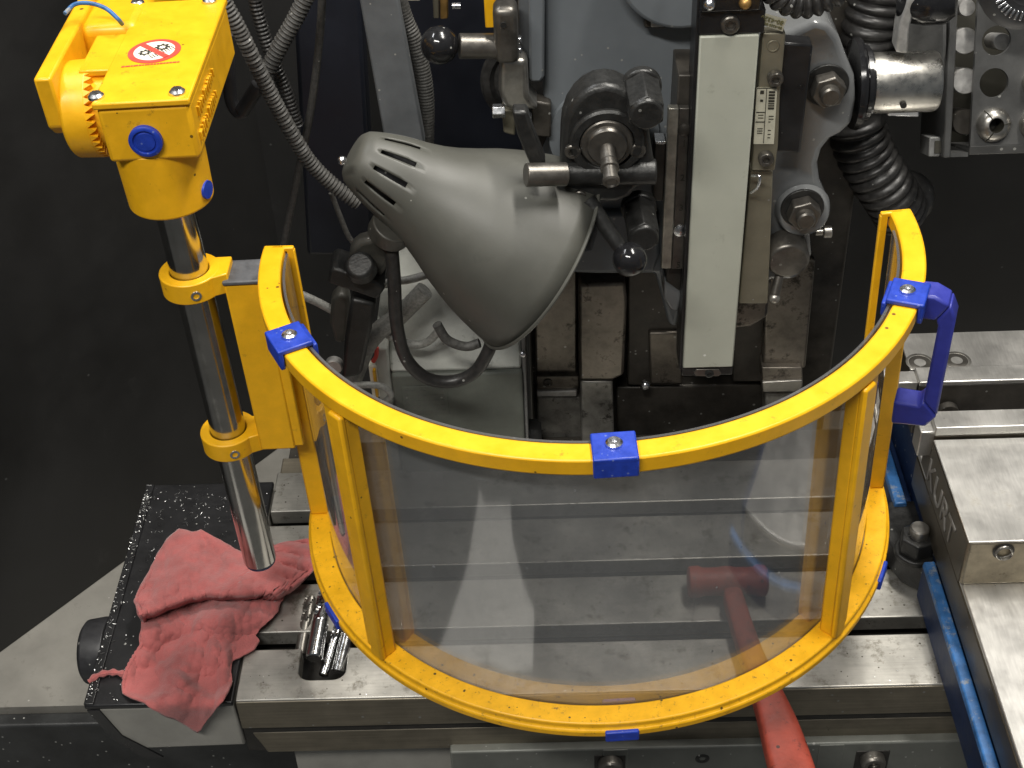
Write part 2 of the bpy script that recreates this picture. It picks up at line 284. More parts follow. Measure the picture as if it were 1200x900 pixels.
def thing(name, label, cat, loc=(0, 0, 0), group=None):
    o = bpy.data.objects.new(name, None); COL.objects.link(o); o.empty_display_size = 0.02
    o.location = Vector(loc)*S; o['org'] = tuple(Vector(loc)*S); o['label'] = label; o['category'] = cat
    if group: o['group'] = group
    return o
def tag(o, label, cat, group=None):
    o['label'] = label; o['category'] = cat
    if group: o['group'] = group
    return o
def struct(o): o['kind'] = 'structure'; return o
def text_bm(txt, size, o, xd, yd, depth=0.4):
    """extruded lettering from the built-in font, laid with its x along xd and y along yd"""
    cu = bpy.data.curves.new('txt', 'FONT'); cu.body = txt; cu.size = size; cu.extrude = depth/2; cu.align_x = 'LEFT'; cu.resolution_u = 3
    ob = bpy.data.objects.new('txt', cu); COL.objects.link(ob)
    dg = bpy.context.evaluated_depsgraph_get(); me = bpy.data.meshes.new_from_object(ob.evaluated_get(dg))
    b = B(); b.bm.from_mesh(me); bpy.data.objects.remove(ob); bpy.data.curves.remove(cu); bpy.data.meshes.remove(me)
    xd = Vector(xd).normalized(); yd = Vector(yd); yd = (yd - xd*yd.dot(xd)).normalized(); nd = xd.cross(yd)
    for v in b.bm.verts: v.co = Vector(o) + xd*v.co.x + yd*v.co.y + nd*v.co.z
    return b
def hexpts(c, ax, r, rot=0):
    X, Y, A = basis(ax); return [Vector(c) + X*r*math.cos(PI/3*k+rot) + Y*r*math.sin(PI/3*k+rot) for k in range(6)]
def socket_screw(parent, c, ax, r, h, mt='dark_steel', name='screw'):
    """cap screw with a real hexagon recess"""
    b = B(); X, Y, A = basis(ax); c = Vector(c)
    hexr = r*0.5
    b.lathe([(0, r), (h*0.8, r), (h, r*0.86), (h, hexr*1.15)], c, ax, 24)
    b.lathe([(h, hexr*1.15), (h*0.95, hexr), (h*0.35, hexr), (h*0.35, 0)], c, ax, 6)
    return b.build(name, mt, parent)
def hex_bolt(parent, c, ax, rw, r, h, stud=0, rot=0, mt='dark_steel', name='bolt'):
    b = B(); ax = Vector(ax).normalized(); c = Vector(c)
    b.cyl(c, c+ax*h*0.22, rw, seg=32)
    b.prism(hexpts(c+ax*h*0.2, ax, r, rot), ax*h*0.8)
    if stud: b.cyl(c+ax*h*0.9, c+ax*(h+stud), r*0.52, r*0.47, 20)
    return b.build(name, mt, parent, bevel=r*0.08)

# ================================================================== setting
W0 = HZ(0, 765, -300); W1 = HZ(150, 655, -300); wd = (W1-W0).normalized()
tf = HZ(0, 829, -300).y
b = B(); b.prism([(-1500, tf, -300), (1200, tf, -300), (1200, 1600, -300), (-1500, 1600, -300)], (0, 0, -14))
struct(b.build('chip_tray_floor', 'tray', smooth=False))
b = B(); b.span(-1500, 1200, tf-18, tf-2, -900, -306)
struct(b.build('machine_base_front', 'tray_front', bevel=3))
nrm = Vector((-wd.y, wd.x, 0))
A0 = W0 - wd*900; A1 = W0 + wd*900
b = B(); b.prism([A0+Vector((0,0,1)), A1+Vector((0,0,1)), A1+Vector((0,0,1500)), A0+Vector((0,0,1500))], nrm*20)
struct(b.build('wall_left', 'panel_black', smooth=False))
b = B(); b.span(-420, 1200, 640, 660, -299, 1300)
struct(b.build('wall_back', 'panel_black', smooth=False))
b = B(); b.span(-2500, 2500, -2600, tf-20, -970, -950)
struct(b.build('floor', 'concrete', smooth=False))

# ================================================================== milling table
tb = thing('milling_table', 'steel milling table with lengthwise slots under the yellow guard', 'milling table', (0, 117, -60))
XL, XR = -224, 560
px0, px1, py0 = -182, -148, 17
rc = 9
cut = []
for k in range(5): t = PI/2*k/4; cut.append((px1-rc+rc*math.cos(-t), py0+rc-rc*math.sin(t)))          # right corner, going down then left
arcR = [(px1-rc+rc*math.cos(t), py0+rc+rc*math.sin(t)) for t in [0-PI/2*k/5 for k in range(6)]]
arcL = [(px0+rc+rc*math.cos(t), py0+rc+rc*math.sin(t)) for t in [-PI/2-PI/2*k/5 for k in range(6)]]
front = [(XL, 0), (XR, 0), (XR, 46), (px1, 46)] + arcR + arcL + [(px0, 46), (XL, 46)]
b = B(); b.prism([(x, y, -14) for x, y in front], (0, 0, 14)); b.build('land', 'table_top', tb, bevel=0.9)
for y0, y1 in ((62, 109.5), (125.5, 173), (189, 235)):
    b = B(); b.span(XL, XR, y0, y1, -14, 0); b.build('land', 'table_top', tb, bevel=0.9)
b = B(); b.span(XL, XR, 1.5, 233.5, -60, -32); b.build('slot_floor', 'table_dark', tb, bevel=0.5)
for y0, y1 in ((40, 68), (103, 131), (166, 195)):
    pass
for y0, y1 in ((75, 97), (139, 160), (202, 234)):
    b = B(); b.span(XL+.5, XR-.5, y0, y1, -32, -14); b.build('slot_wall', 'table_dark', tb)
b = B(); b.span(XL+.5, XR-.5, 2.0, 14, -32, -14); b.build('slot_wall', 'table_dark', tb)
b = B(); b.span(XL, XR, -0.8, 2, -31, -1.5); b.build('front_face', 'table_side', tb, bevel=0.8)
b = B(); b.span(XL+2, XR, 4, 12, -40, -31); b.build('groove', 'table_dark', tb)
b = B(); b.prism([(XL+6, 1, -38.5), (XL+14, 1, -62), (XR, 1, -62), (XR, 1, -38.5)], (0, 20, 0)); b.build('lower_rail', 'table_side', tb, bevel=1.0)
b = B(); b.span(XL, XR, 235.3, 300, -40, -26); b.build('rear_gutter', 'dark_iron', tb, bevel=1)
b = B(); b.span(XL, -100, 235.2, 262, -26, -8); b.build('rear_ledge', 'table_side', tb, bevel=1)
# end bracket with its black top
eb = B(); eb.prism([(-329, -1, -4), (-226, -1, -4), (-224, -1, -50), (-304, -1, -52), (-319, -1, -34)], (0, 224, 0))
e = eb.build('end_bracket', 'saddle_light', tb, bevel=2)
b = B(); b.span(-331, -225.5, -2, 224, -3.6, 0.8); b.build('end_cover', 'black_paint', tb, bevel=1.2)
b = B(); b.span(-331, -324, -1.5, 223, 0.8, 2.2); b.build('edge_strip', 'black_paint', tb, bevel=0.6)
b = B(); b.prism([(-329.5, -2.6, -4), (-321, -2.6, -4), (-311, -2.6, -34), (-286, -2.6, -60), (-300, -2.6, -60), (-319, -2.6, -36)], (0, 1.4, 0)); b.build('gasket', 'black_paint', tb)
c = HX(118, 772, -342)
b = B(); b.lathe([(0, 0), (0, 20), (3, 24), (16, 26), (20, 26), (20, 0)], (-352, c.y, -24), (1, 0, 0), 40); b.build('screw_hub', 'black_plastic', tb, bevel=0.8)
# swarf flecks on the black cover
b = B()
for i in range(480):
    x = random.uniform(-328, -228); y = random.uniform(2, 222)
    if random.random() < 0.42: x = -330 + abs(random.gauss(0, 3.2))
    if random.random() < 0.25: y = 215 - abs(random.gauss(0, 22))
    l = random.choice([0.3, 0.4, 0.4, 0.6, 0.9, 1.8]); t = random.uniform(0, PI); w_ = random.uniform(0.18, 0.5)
    dx, dy = math.cos(t)*l, math.sin(t)*l; z = 1.0 + (1.5 if x < -323.5 else 0)
    b.prism([(x-dx, y-dy, z), (x+dy/l*w_, y-dx/l*w_, z+0.3), (x+dx, y+dy, z+random.uniform(0, 0.8)), (x-dy/l*w_, y+dx/l*w_, z+0.2)], (0, 0, 0.25))
for i in range(46):
    x = random.uniform(-318, -235); y = random.uniform(110, 215); r = random.uniform(0.8, 2.6); a0 = random.uniform(0, 6); 
    b.tube([(x+r*math.cos(a0+t), y+r*math.sin(a0+t), 1.4+0.4*t) for t in (0, .6, 1.2, 1.8, 2.4)], 0.11, 4, 2)
ch = b.build('metal_chips', 'chip', None, smooth=False); ch['kind'] = 'stuff'; tag(ch, 'bright metal swarf scattered on the black table end cover', 'swarf')

b = B()
for i in range(420):
    y = random.choice([0.6, 46, 62.5, 109, 126, 172.5, 189.5]) + random.gauss(0, 1.6) if random.random() < 0.5 else random.uniform(0, 235)
    x = random.uniform(-220, 270); z = 0.05
    if y < 0.3 or 45 < y < 63 or 108.5 < y < 126.5 or 172 < y < 190: continue
    l = random.choice([0.3, 0.4, 0.5, 0.8]); t = random.uniform(0, PI); w_ = random.uniform(0.15, 0.4)
    dx, dy = math.cos(t)*l, math.sin(t)*l
    b.prism([(x-dx, y-dy, z), (x+dy/l*w_, y-dx/l*w_, z+0.2), (x+dx, y+dy, z+0.3), (x-dy/l*w_, y+dx/l*w_, z+0.15)], (0, 0, 0.2))
ch = b.build('metal_chips', 'chip', None, smooth=False); ch['kind'] = 'stuff'; tag(ch, 'fine bright metal chips scattered on the slotted table', 'swarf')

# saddle below the table
sd = thing('saddle', 'grey machine saddle with bolts below the table front edge', 'saddle', (0, 60, -120))
b = B(); b.span(-195, 560, 14, 230, -140, -62.6); b.build('body', 'saddle_light', sd, bevel=2)
y_s = -6
lf = HY(527, 882, y_s); rt = HY(1150, 872, y_s)
b = B(); b.span(lf.x, 560, y_s, 13.6, -140, lf.z); b.build('way_cover', 'saddle', sd, bevel=1.5)
for (qx, qy, hx) in ((715, 892, 16), (1022, 887, 17)):
    q = HY(qx, qy, y_s)
    b = B(); b.span(q.x-hx*0.72, q.x+hx*0.72, y_s-0.6, y_s+2, q.z-14, q.z+7.5); pk = b.build('bolt_pocket', 'table_dark', sd, bevel=0.6)
    b = B(); b.lathe([(0, 0), (0, 9), (6, 9), (8, 7.5), (8, 4.5), (4, 4.5), (4, 0)], (q.x, y_s-0.5, q.z-1), (0, -1, 0), 26); b.build('bolt', 'dark_steel', sd, bevel=0.4)
q = HY(823, 889, y_s); socket_screw(sd, (q.x, y_s+1, q.z), (0, -1, 0), 5.2, 1.6, 'cast_black')
for x in (lf.x+120, lf.x+276):
    b = B(); b.span(x-9, x+9, y_s-0.5, y_s+1, -140, lf.z-1); b.build('cover_strip', 'saddle', sd, bevel=0.4)

# ================================================================== end mills in the slot pocket
def end_mill(p0, p1, r, fl, label, mt='tool_steel', r2=None):
    """p0 shank end, p1 cutting tip"""
    p0 = Vector(p0); p1 = Vector(p1); ax = (p1-p0).normalized(); l = (p1-p0).length
    t = thing('end_mill', label, 'end mill', p0, 'end mills lying in the table pocket')
    b = B(); b.lathe([(0, 0), (0, r*0.86), (r*0.14, r), (l*(1-fl), r), (l*(1-fl), 0)], p0, ax, 28); b.build('shank', mt, t)
    b = B(); X, Y, A = basis(ax); n = 26; seg = 24; rings = []; L0 = l*(1-fl); r2 = r2 or r*0.98
    for i in range(n+1):
        s_ = L0 + (l-L0)*i/n; tw = (s_-L0)/r*0.62; ring = []
        for k in range(seg):
            a = 2*PI*k/seg; ph = (a-tw)*4/(2*PI) % 1.0
            rad = r2*(0.62 + 0.38*(ph**0.7)) if ph > 0.03 else r2*0.8
            ring.append(b.bm.verts.new(p0 + A*s_ + (X*math.cos(a)+Y*math.sin(a))*rad))
        rings.append(ring)
    for a_, b_ in zip(rings, rings[1:]):
        for k in range(seg): b.bm.faces.new((a_[k], a_[(k+1) % seg], b_[(k+1) % seg], b_[k]))
    b.bm.faces.new(rings[0][::-1]); b.bm.faces.new(rings[-1])
    b.build('flutes', mt, t, angle=25)
    return t
def zp(px, py, z): return HZ(px, py, z)
end_mill(zp(368, 772, 1), zp(383, 690, 11), 6.3, 0.50, 'dark end mill with a thick polished shank, second from the cloth in the table pocket')
end_mill(zp(396, 788, -8), zp(411, 728, 8), 5.2, 0.28, 'slim bright end mill closest to the blue clip in the table pocket')
end_mill(zp(379, 792, -10), zp(397, 732, 3), 3.6, 0.30, 'thinnest end mill squeezed in the middle of the table pocket')
end_mill(zp(352, 768, -11), zp(364, 700, 6), 4.6, 0.45, 'blackened end mill partly under the cloth at the pocket side', 'dark_steel')

# ================================================================== red shop cloth
poly = [(210,621),(224,625),(236,622),(252,631),(268,640),(284,650),(304,652),(322,640),(345,634),(366,632),(373,640),(373,662),(366,672),(352,682),(338,694),(327,706),(325,716),(318,726),(305,735),(300,746),(306,752),(298,762),(284,770),(272,776),(271,790),(273,800),(268,812),(256,828),(244,842),(234,857),(222,851),(206,842),(188,834),(166,824),(143,814),(142,800),(148,784),(156,770),(164,757),(165,744),(167,730),(163,720),(158,706),(161,694),(168,684),(176,668),(186,650),(196,634)]
cen = (236, 728)
def boundary(ang):
    dx, dy = math.cos(ang), math.sin(ang); best = 0
    n = len(poly)
    for i in range(n):
        x1, y1 = poly[i]; x2, y2 = poly[(i+1) % n]; ex, ey = x2-x1, y2-y1
        den = dx*ey - dy*ex
        if abs(den) < 1e-9: continue
        t = ((x1-cen[0])*ey - (y1-cen[1])*ex)/den; u = ((x1-cen[0])*dy - (y1-cen[1])*dx)/den
        if t > 0 and 0 <= u <= 1: best = max(best, t)
    return best
def sstep(a, b_, x): t = min(1, max(0, (x-a)/(b_-a))); return t*t*(3-2*t)
def crease(px): # the fold edge of the upper flap
    pts = [(140, 738), (164, 724), (190, 716), (219, 703), (250, 700), (280, 700), (325, 698), (350, 684), (380, 670)]
    for (x1, y1), (x2, y2) in zip(pts, pts[1:]):
        if x1 <= px <= x2: return y1+(y2-y1)*(px-x1)/(x2-x1)
    return 738
def cloth_h(px, py):
    d = py - crease(px) + 2.5*mnoise.noise(Vector((px*0.05, 3.3, 0)))
    up = 1-sstep(-3.5, 3.5, d)
    h = 6 + up*21
    if d < 0: h -= sstep(0, 70, -d)*12            # flap falls away towards the back
    else: h += 9*math.exp(-((d-26)/16)**2)*sstep(150, 190, px)*(1-sstep(300, 330, px))
    h += 8.5*math.sin((px*0.75+py*0.55)*0.085+1.1+1.2*mnoise.noise(Vector((px*0.02,py*0.02,4))))*0.6*(0.4+0.6*sstep(-20, 30, d))
    h += 4.2*mnoise.noise(Vector((px*0.045, py*0.03, 1.7))) + 2.6*mnoise.noise(Vector((px*0.11, py*0.09, 5.1))) + 0.7*mnoise.noise(Vector((px*0.25, py*0.22, 9.1)))
    # long folds in the right tail
    if px > 315: h += 2.6*math.sin((py - 0.25*px)*0.42)*sstep(315, 340, px)
    # diagonal folds in the lower half
    h += 4.5*math.exp(-(((px-205)*0.55-(py-795)*0.83)/7)**2)*sstep(755, 780, py)
    h += 3.5*math.exp(-(((px-262)*0.96+(py-800)*0.10)/5)**2)*sstep(752, 775, py)
    return max(2.2, h)
b = B(); NA, NR = 220, 64; rings = []
c0 = None
def cloth_pt(px, py):
    h = cloth_h(px, py)
    p = HZ(px, py, h)
    lim = -2.5 - 0.5*h
    if p.y < lim+10:                              # over the front edge: hang down
        q = HY(px, py, lim-2)
        t = sstep(lim+10, lim-10, p.y)
        p = p.lerp(q, t)
    return p
ctr = b.bm.verts.new(cloth_pt(*cen))
for j in range(1, NR+1):
    ring = []
    for i in range(NA):
        a = 2*PI*i/NA; R_ = boundary(a)*(j/NR)
        edge = (j/NR)**6*1.4*mnoise.noise(Vector((math.cos(a)*9, math.sin(a)*9, 2)))
        ring.append(b.bm.verts.new(cloth_pt(cen[0]+math.cos(a)*(R_+edge), cen[1]+math.sin(a)*(R_+edge))))
    rings.append(ring)
for i in range(NA): b.bm.faces.new((ctr, rings[0][i], rings[0][(i+1) % NA]))
for a_, b_ in zip(rings, rings[1:]):
    for i in range(NA): b.bm.faces.new((a_[i], b_[i], b_[(i+1) % NA], a_[(i+1) % NA]))
ct = thing('shop_cloth', 'crumpled red shop cloth lying over the black table end cover', 'cloth', (-255, 90, 1))
cl = b.build('fabric', 'cloth', ct, angle=180)
sm = cl.modifiers.new('thick', 'SOLIDIFY'); sm.thickness = 1.7*S; sm.offset = 1
def edge_pts(i0, i1): 
    return [cloth_pt(cen[0]+(poly[i][0]-cen[0])*0.965, cen[1]+(poly[i][1]-cen[1])*0.965)+Vector((0, 0, 1.2)) for i in range(i0, i1)]
b = B(); b.tube(edge_pts(35, 46), 1.5, 8, 6, rf=lambda l, i: 1+0.25*math.sin(l*1.7)); b.build('hem', 'cloth', ct)
b = B(); b.tube([HZ(146, 790, 4), HZ(132, 788, 4), HZ(116, 791, 4), HZ(104, 799, 2)], 2.2, 8, 6, rf=lambda l, i: 1+0.3*math.sin(l*0.9)); b.build('twisted_corner', 'cloth', ct)

# ================================================================== hammer
hm = thing('hammer', 'red hammer lying on the milling table with its handle over the edge', 'hammer', HZ(860, 700, 0))
hc = HZ(848, 682, 14)
b = B(); b.lathe([(0, 0), (0, 10), (1.2, 11.6), (8, 12), (11, 10.5), (22, 10.5), (26, 11.2), (32, 11.2), (35, 10.3), (48, 10.2), (51, 12), (57, 11.4), (58.5, 9.5), (58.5, 0)], HZ(806, 682, 14), HZ(898, 680, 14)-HZ(806, 682, 14), 32)
b.build('head', 'hammer_red', hm)
spine = [(856, 690), (862, 712), (872, 745), (884, 780), (900, 818), (912, 850), (922, 884), (936, 930), (952, 980)]
half = [7.5, 7.6, 8, 8.8, 10.5, 13, 14.5, 15, 14]
b = B(); rings = []
for (x, y), hw in zip(spine, half):
    p = HZ(x, y, 12.5); ring = []
    ht = 8.0 if hw < 10 else 9.5
    for k in range(20):
        a = 2*PI*k/20; ca, sa = math.cos(a), math.sin(a)
        ring.append(b.bm.verts.new(p + Vector((hw*math.copysign(abs(ca)**0.55, ca), 0.15*hw*ca, ht*math.copysign(abs(sa)**0.45, sa)))))
    rings.append(ring)
for a_, b_ in zip(rings, rings[1:]):
    for k in range(20): b.bm.faces.new((a_[k], a_[(k+1) % 20], b_[(k+1) % 20], b_[k]))
b.bm.faces.new(rings[0]); b.bm.faces.new(rings[-1])
h_ = b.build('handle', 'hammer_red', hm, angle=50)
md = h_.modifiers.new('sub', 'SUBSURF'); md.levels = 1; md.render_levels = 2

# ================================================================== vise
vz = thing('machine_vise', 'ground steel milling vise with lettering on its jaw side, bolted to the table', 'vise', (330, 60, 0))
VX = 279; VR = 440
b = B(); b.span(VX+3, VR, -190, 250, 0.4, 69); b.build('body', 'blue_dark', vz, bevel=2)  # dark blue includes the shade on the body wall
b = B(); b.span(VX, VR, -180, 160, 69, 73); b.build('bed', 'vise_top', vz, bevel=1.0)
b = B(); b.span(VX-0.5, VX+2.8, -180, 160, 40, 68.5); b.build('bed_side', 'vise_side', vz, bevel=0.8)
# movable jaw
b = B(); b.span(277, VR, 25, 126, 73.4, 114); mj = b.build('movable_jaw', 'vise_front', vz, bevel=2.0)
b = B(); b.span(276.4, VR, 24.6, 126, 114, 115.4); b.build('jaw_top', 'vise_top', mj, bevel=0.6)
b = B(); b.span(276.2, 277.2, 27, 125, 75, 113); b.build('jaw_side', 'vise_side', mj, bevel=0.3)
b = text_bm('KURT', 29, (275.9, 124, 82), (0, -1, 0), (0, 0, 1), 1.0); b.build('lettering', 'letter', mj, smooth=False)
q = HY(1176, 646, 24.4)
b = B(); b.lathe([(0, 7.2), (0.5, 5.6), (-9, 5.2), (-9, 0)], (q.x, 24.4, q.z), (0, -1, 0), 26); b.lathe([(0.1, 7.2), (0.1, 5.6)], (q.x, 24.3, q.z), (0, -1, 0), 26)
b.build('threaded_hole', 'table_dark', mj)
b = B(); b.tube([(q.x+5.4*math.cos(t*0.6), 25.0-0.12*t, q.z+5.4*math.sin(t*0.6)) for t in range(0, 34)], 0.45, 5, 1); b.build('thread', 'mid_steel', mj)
b = B(); b.span(278, VR, 129, 147, 74, 116); b.build('jaw_plate', 'vise_side', mj, bevel=0.9)  # dark body colour stands for shade at the jaw gap, bright cap above
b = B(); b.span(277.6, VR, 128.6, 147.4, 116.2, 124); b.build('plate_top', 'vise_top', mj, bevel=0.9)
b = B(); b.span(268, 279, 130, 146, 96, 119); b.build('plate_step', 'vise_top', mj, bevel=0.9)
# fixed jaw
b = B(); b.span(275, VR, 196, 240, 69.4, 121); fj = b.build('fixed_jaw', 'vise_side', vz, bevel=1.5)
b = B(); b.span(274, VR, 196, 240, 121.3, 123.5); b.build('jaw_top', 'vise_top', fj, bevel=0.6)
b = B(); b.span(277, VR, 178, 195.5, 75, 122); b.build('jaw_plate', 'dark_iron', fj, bevel=0.9)  # dark colour puts the jaw gap's shade into the plate
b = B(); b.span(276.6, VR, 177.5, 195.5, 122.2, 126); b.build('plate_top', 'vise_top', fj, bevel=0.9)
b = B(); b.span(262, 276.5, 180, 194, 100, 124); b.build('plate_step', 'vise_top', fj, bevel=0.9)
for (x, y) in ((1077, 432), (1122, 424)):
    q = HZ(x, y, 123.6)
    if y == 432: q = Vector((max(q.x, 283), max(q.y, 202), q.z))
    b = B(); b.lathe([(0.15, 10.6), (0.45, 9.6), (0.45, 8.8), (-0.6, 8.6), (-0.6, 5.2), (-3, 5.0), (-3, 0)], (q.x, q.y+2, 123.5), (0, 0, 1), 30)
    sc = b.build('counterbore', 'mid_steel', fj); 
    b = B(); b.lathe([(0.1, 8.6), (0.3, 8.2), (0.3, 4.4)], (q.x, q.y+2, 123.3), (0, 0, 1), 30); b.build('screw', 'dark_steel', fj)
b = B(); b.cyl((300, 170, 100), (300, 176, 100), 8); b.build('jaw_bolt', 'dark_steel', fj)
# painted flange (shade in its dark sides, light in its paler worn ridge), lug, nut
b = B(); b.prism([(271, -210, 33), (281, -210, 33), (283, -210, 0.5), (271, -210, 0.5)], (0, 292, 0)); fl = b.build('flange', 'blue_dark', vz, bevel=1.2)
b = B(); b.prism([(270.5, -211, 32), (271.5, -211, 36.5), (279, -211, 37), (280, -211, 32)], (0, 293, 0)); b.build('flange_edge', 'blue_paint', fl, bevel=1.0)
b = B(); b.prism([(266, 152, 24), (281, 152, 24), (283, 152, 0.5), (266, 152, 0.5)], (0, 110, 0)); fl = b.build('flange', 'blue_dark', vz, bevel=1.2)
b = B(); b.prism([(265.5, 151, 23), (266.5, 151, 28), (275, 151, 28.5), (276, 151, 23)], (0, 111, 0)); b.build('flange_edge', 'blue_paint', fl, bevel=1.0)
b = B(); b.prism([(262, 95, 0.5), (280, 80, 0.5), (284, 80, 0.5), (284, 158, 0.5), (262, 158, 0.5), (255, 138, 0.5), (254, 116, 0.5)], (0, 0, 24)); b.build('lug', 'cast_black', vz, bevel=2)
nc = HZ(1072, 648, 24)
b = B(); b.lathe([(0, 0), (0, 15.5), (3.5, 15.5), (4.5, 14.5), (4.5, 0)], (nc.x, nc.y, 24), (0, 0, 1), 36); wn = b.build('washer', 'cast_black', vz, bevel=0.5)
b = B(); b.prism(hexpts((nc.x, nc.y, 28), (0, 0, 1), 13.6, 0.3), (0, 0, 15)); b.build('nut', 'cast_black', vz, bevel=1.4)
b = B(); b.lathe([(0, 0), (0, 7), (8, 7), (9.2, 6), (9.2, 0)], (nc.x, nc.y, 42), (0, 0, 1), 24); b.build('stud', 'mid_steel', vz)

# ================================================================== machine column behind the table
mc = thing('machine_column', 'dark oily machine column with vertical ways behind the guard', 'machine column', (90, 330, -40))
b = B(); b.span(-12, 250, 330, 420, -60, 420); b.build('column_body', 'dark_iron', mc, bevel=3)
YC = 300
b = B(); b.px([(626,300),(676,300),(676,452),(628,452)], YC, 29); b.build('way', 'way_steel', mc, bevel=1.5)
b = B(); b.px([(628,441),(678,441),(679,458),(629,458)], YC-5, 20); wp = b.build('wiper', 'way_steel', mc, bevel=1)
b = B(); b.px([(629,459),(676,458),(676,465),(629,465)], YC-8, 12); b.build('wiper_lip', 'bare_alu', wp, bevel=1)
q = HY(642, 448, YC-5); socket_screw(wp, q, (0, -1, 0), 4, 1.5, 'dark_iron')
b = B(); b.px([(629,466),(681,466),(690,590),(632,590)], YC+2, 20); b.build('lower_way', 'way_light', mc, bevel=2)
b = B(); b.px([(678,334),(733,332),(735,352),(731,440),(718,446),(679,446)], YC-18, 45); b.build('gib_block', 'way_steel', mc, bevel=2.5)
b = B(); b.px([(680,447),(718,447),(722,590),(684,590)], YC-14, 40); b.build('gib_lower', 'way_light', mc, bevel=2)
b = B(); b.px([(735,316),(802,316),(800,452),(735,452)], YC+8, 20); b.build('inner_face', 'dark_iron', mc, bevel=2)
b = B(); b.px([(722,454),(900,450),(900,600),(726,600)], YC+14, 14); b.build('lower_face', 'dark_iron', mc, bevel=2)
b = B(); b.px([(760,390),(800,390),(800,450),(762,450)], YC+4, 6); b.build('worn_pad', 'way_steel', mc, bevel=2)
b = B(); b.px([(860,300),(898,300),(896,448),(858,448)], YC+4, 24); b.build('inner_face', 'dark_iron', mc, bevel=2)
b = B(); b.px([(898,305),(956,305),(944,432),(894,432)], YC-8, 40); b.build('way', 'way_steel', mc, bevel=2)
b = B(); b.px([(893,431),(940,431),(941,446),(893,448)], YC-14, 40); wp = b.build('wiper', 'way_steel', mc, bevel=1)
b = B(); b.px([(893,448),(941,446),(940,459),(894,460)], YC-17, 14); b.build('wiper_lip', 'mid_steel', wp, bevel=1)
b = B(); b.px([(897,461),(940,460),(938,600),(898,600)], YC-6, 30); b.build('lower_way', 'way_light', mc, bevel=2)
for (x, y) in ((756, 451), (922, 437)):
    q = HY(x, y, YC-2); b = B(); b.sphere(q, 4.5 if x < 800 else 3, 8, 16); b.build('oil_fitting', 'zinc' if x < 800 else 'dark_steel', mc)
q = HY(604, 508, 262); b = B(); b.lathe([(0, 0), (0, 12), (4, 15), (26, 15), (30, 12), (30, 0)], (q.x-8, 262, q.z-4), (1, 0, 0), 24); b.build('bushing', 'cast_black', mc)

# junction box
jb = thing('junction_box', 'grey green cast junction box below the lamp shade', 'junction box', (-70, 260, 0))
Yb = 232
p0 = HY(458, 440, Yb); p1 = HY(612, 438, Yb)
b = B(); b.span(p0.x, p1.x, Yb, 320, -40, p0.z); b.build('housing', 'box_face', jb, bevel=2.5)
b = B(); b.span(p0.x-12, p0.x-1, Yb+6, 320, -40, p0.z+22); b.build('side_plate', 'box_grey', jb, bevel=1.5)
b = B(); b.prism([(p0.x-1, Yb+3, p0.z), (p0.x-1, 322, p0.z), (p0.x-1, 322, p0.z+82), (p0.x-1, 290, p0.z+70), (p0.x-1, Yb+8, p0.z+6)], (p1.x-p0.x+1, 0, 0)); b.build('lid', 'box_grey', jb, bevel=2.5)
b = B(); b.span(p1.x+0.3, p1.x+3, Yb+4, 318, -40, p0.z+56); b.build('side_flange', 'pale_plate', jb, bevel=0.8)
q = HY(500, 468, Yb); b = B(); b.span(q.x-19, q.x+17, Yb-0.8, Yb+1, q.z-15, q.z+14); npl = b.build('nameplate', 'box_face', jb, bevel=0.4)
b = B()
for r_ in range(5):
    for k in range(7):
        if random.random() < .8: b.span(q.x-17+k*4.7, q.x-14+k*4.7, Yb-1.2, Yb-0.7, q.z-13+r_*5.2, q.z-10.5+r_*5.2)
b.build('embossing', 'saddle', npl)
q = HY(610, 417, Yb+1); b = B(); b.sphere((p1.x+1, Yb+3, q.z), 2.6, 8, 14); b.build('screw', 'zinc', jb)
b = B(); q0 = HY(436, 440, Yb+4); b.box((q0.x+1, Yb+10, q0.z-8), (6.5, 8, 32)); tag(b.build('terminal_block', 'sign_white', None, bevel=0.8), 'small pale terminal block beside the junction box', 'terminal block')
b = B(); q0 = HY(439, 440, Yb+2); b.box((q0.x, Yb+2.5, q0.z-8), (2.2, 5, 27)); tag(b.build('wire', 'yellow', None, bevel=0.5), 'short yellow wire next to the junction box', 'wire')
b = B(); q0 = HY(437, 424, Yb+2); b.tube([q0, q0+Vector((3, 1, 5)), q0+Vector((4, 3, 12))], 1.8, 8, 5); tag(b.build('wire', 'sign_red', None), 'short red wire next to the junction box', 'wire')

# ================================================================== milling head
mh = thing('vertical_mill', 'blue grey milling machine head casting with black feed controls', 'milling machine', (60, 270, 190))
Yh = 262
b = B(); b.px([(632,-300),(836,-300),(818,330),(800,352),(792,386),(783,380),(776,352),(768,322),(700,322),(640,320),(632,240),(650,200),(644,160),(637,120)], Yh, 90); b.build('casting', 'head_paint', mh, bevel=5, segs=3)
b = B(); b.px([(618,-290),(640,-290),(638,90),(634,97),(622,97),(620,92)], Yh-14, 40); b.build('side_rib', 'head_paint', mh, bevel=2)
b = B(); b.px([(604,-290),(622,-290),(622,70),(608,70)], Yh-8, 30); b.build('rear_rib', 'grey_bar', mh, bevel=1.5)
b = B(); b.px([(702,250),(772,250),(774,300),(766,320),(650,320),(652,300),(690,290)], Yh-7, 12); b.build('chin', 'head_paint', mh, bevel=3)
q = HY(800, -52, Yh-2)
b = B(); b.lathe([(0, 0), (0, 42), (13, 45), (16, 43), (16, 0)], q, (0, -1, 0), 48); b.build('top_boss', 'head_paint', mh, bevel=1.5)
q = HY(768, 22, Yh-3); b = B(); b.box(q, (16, 12, 9)); b.build('gasket_tab', 'dark_iron', mh, bevel=2)
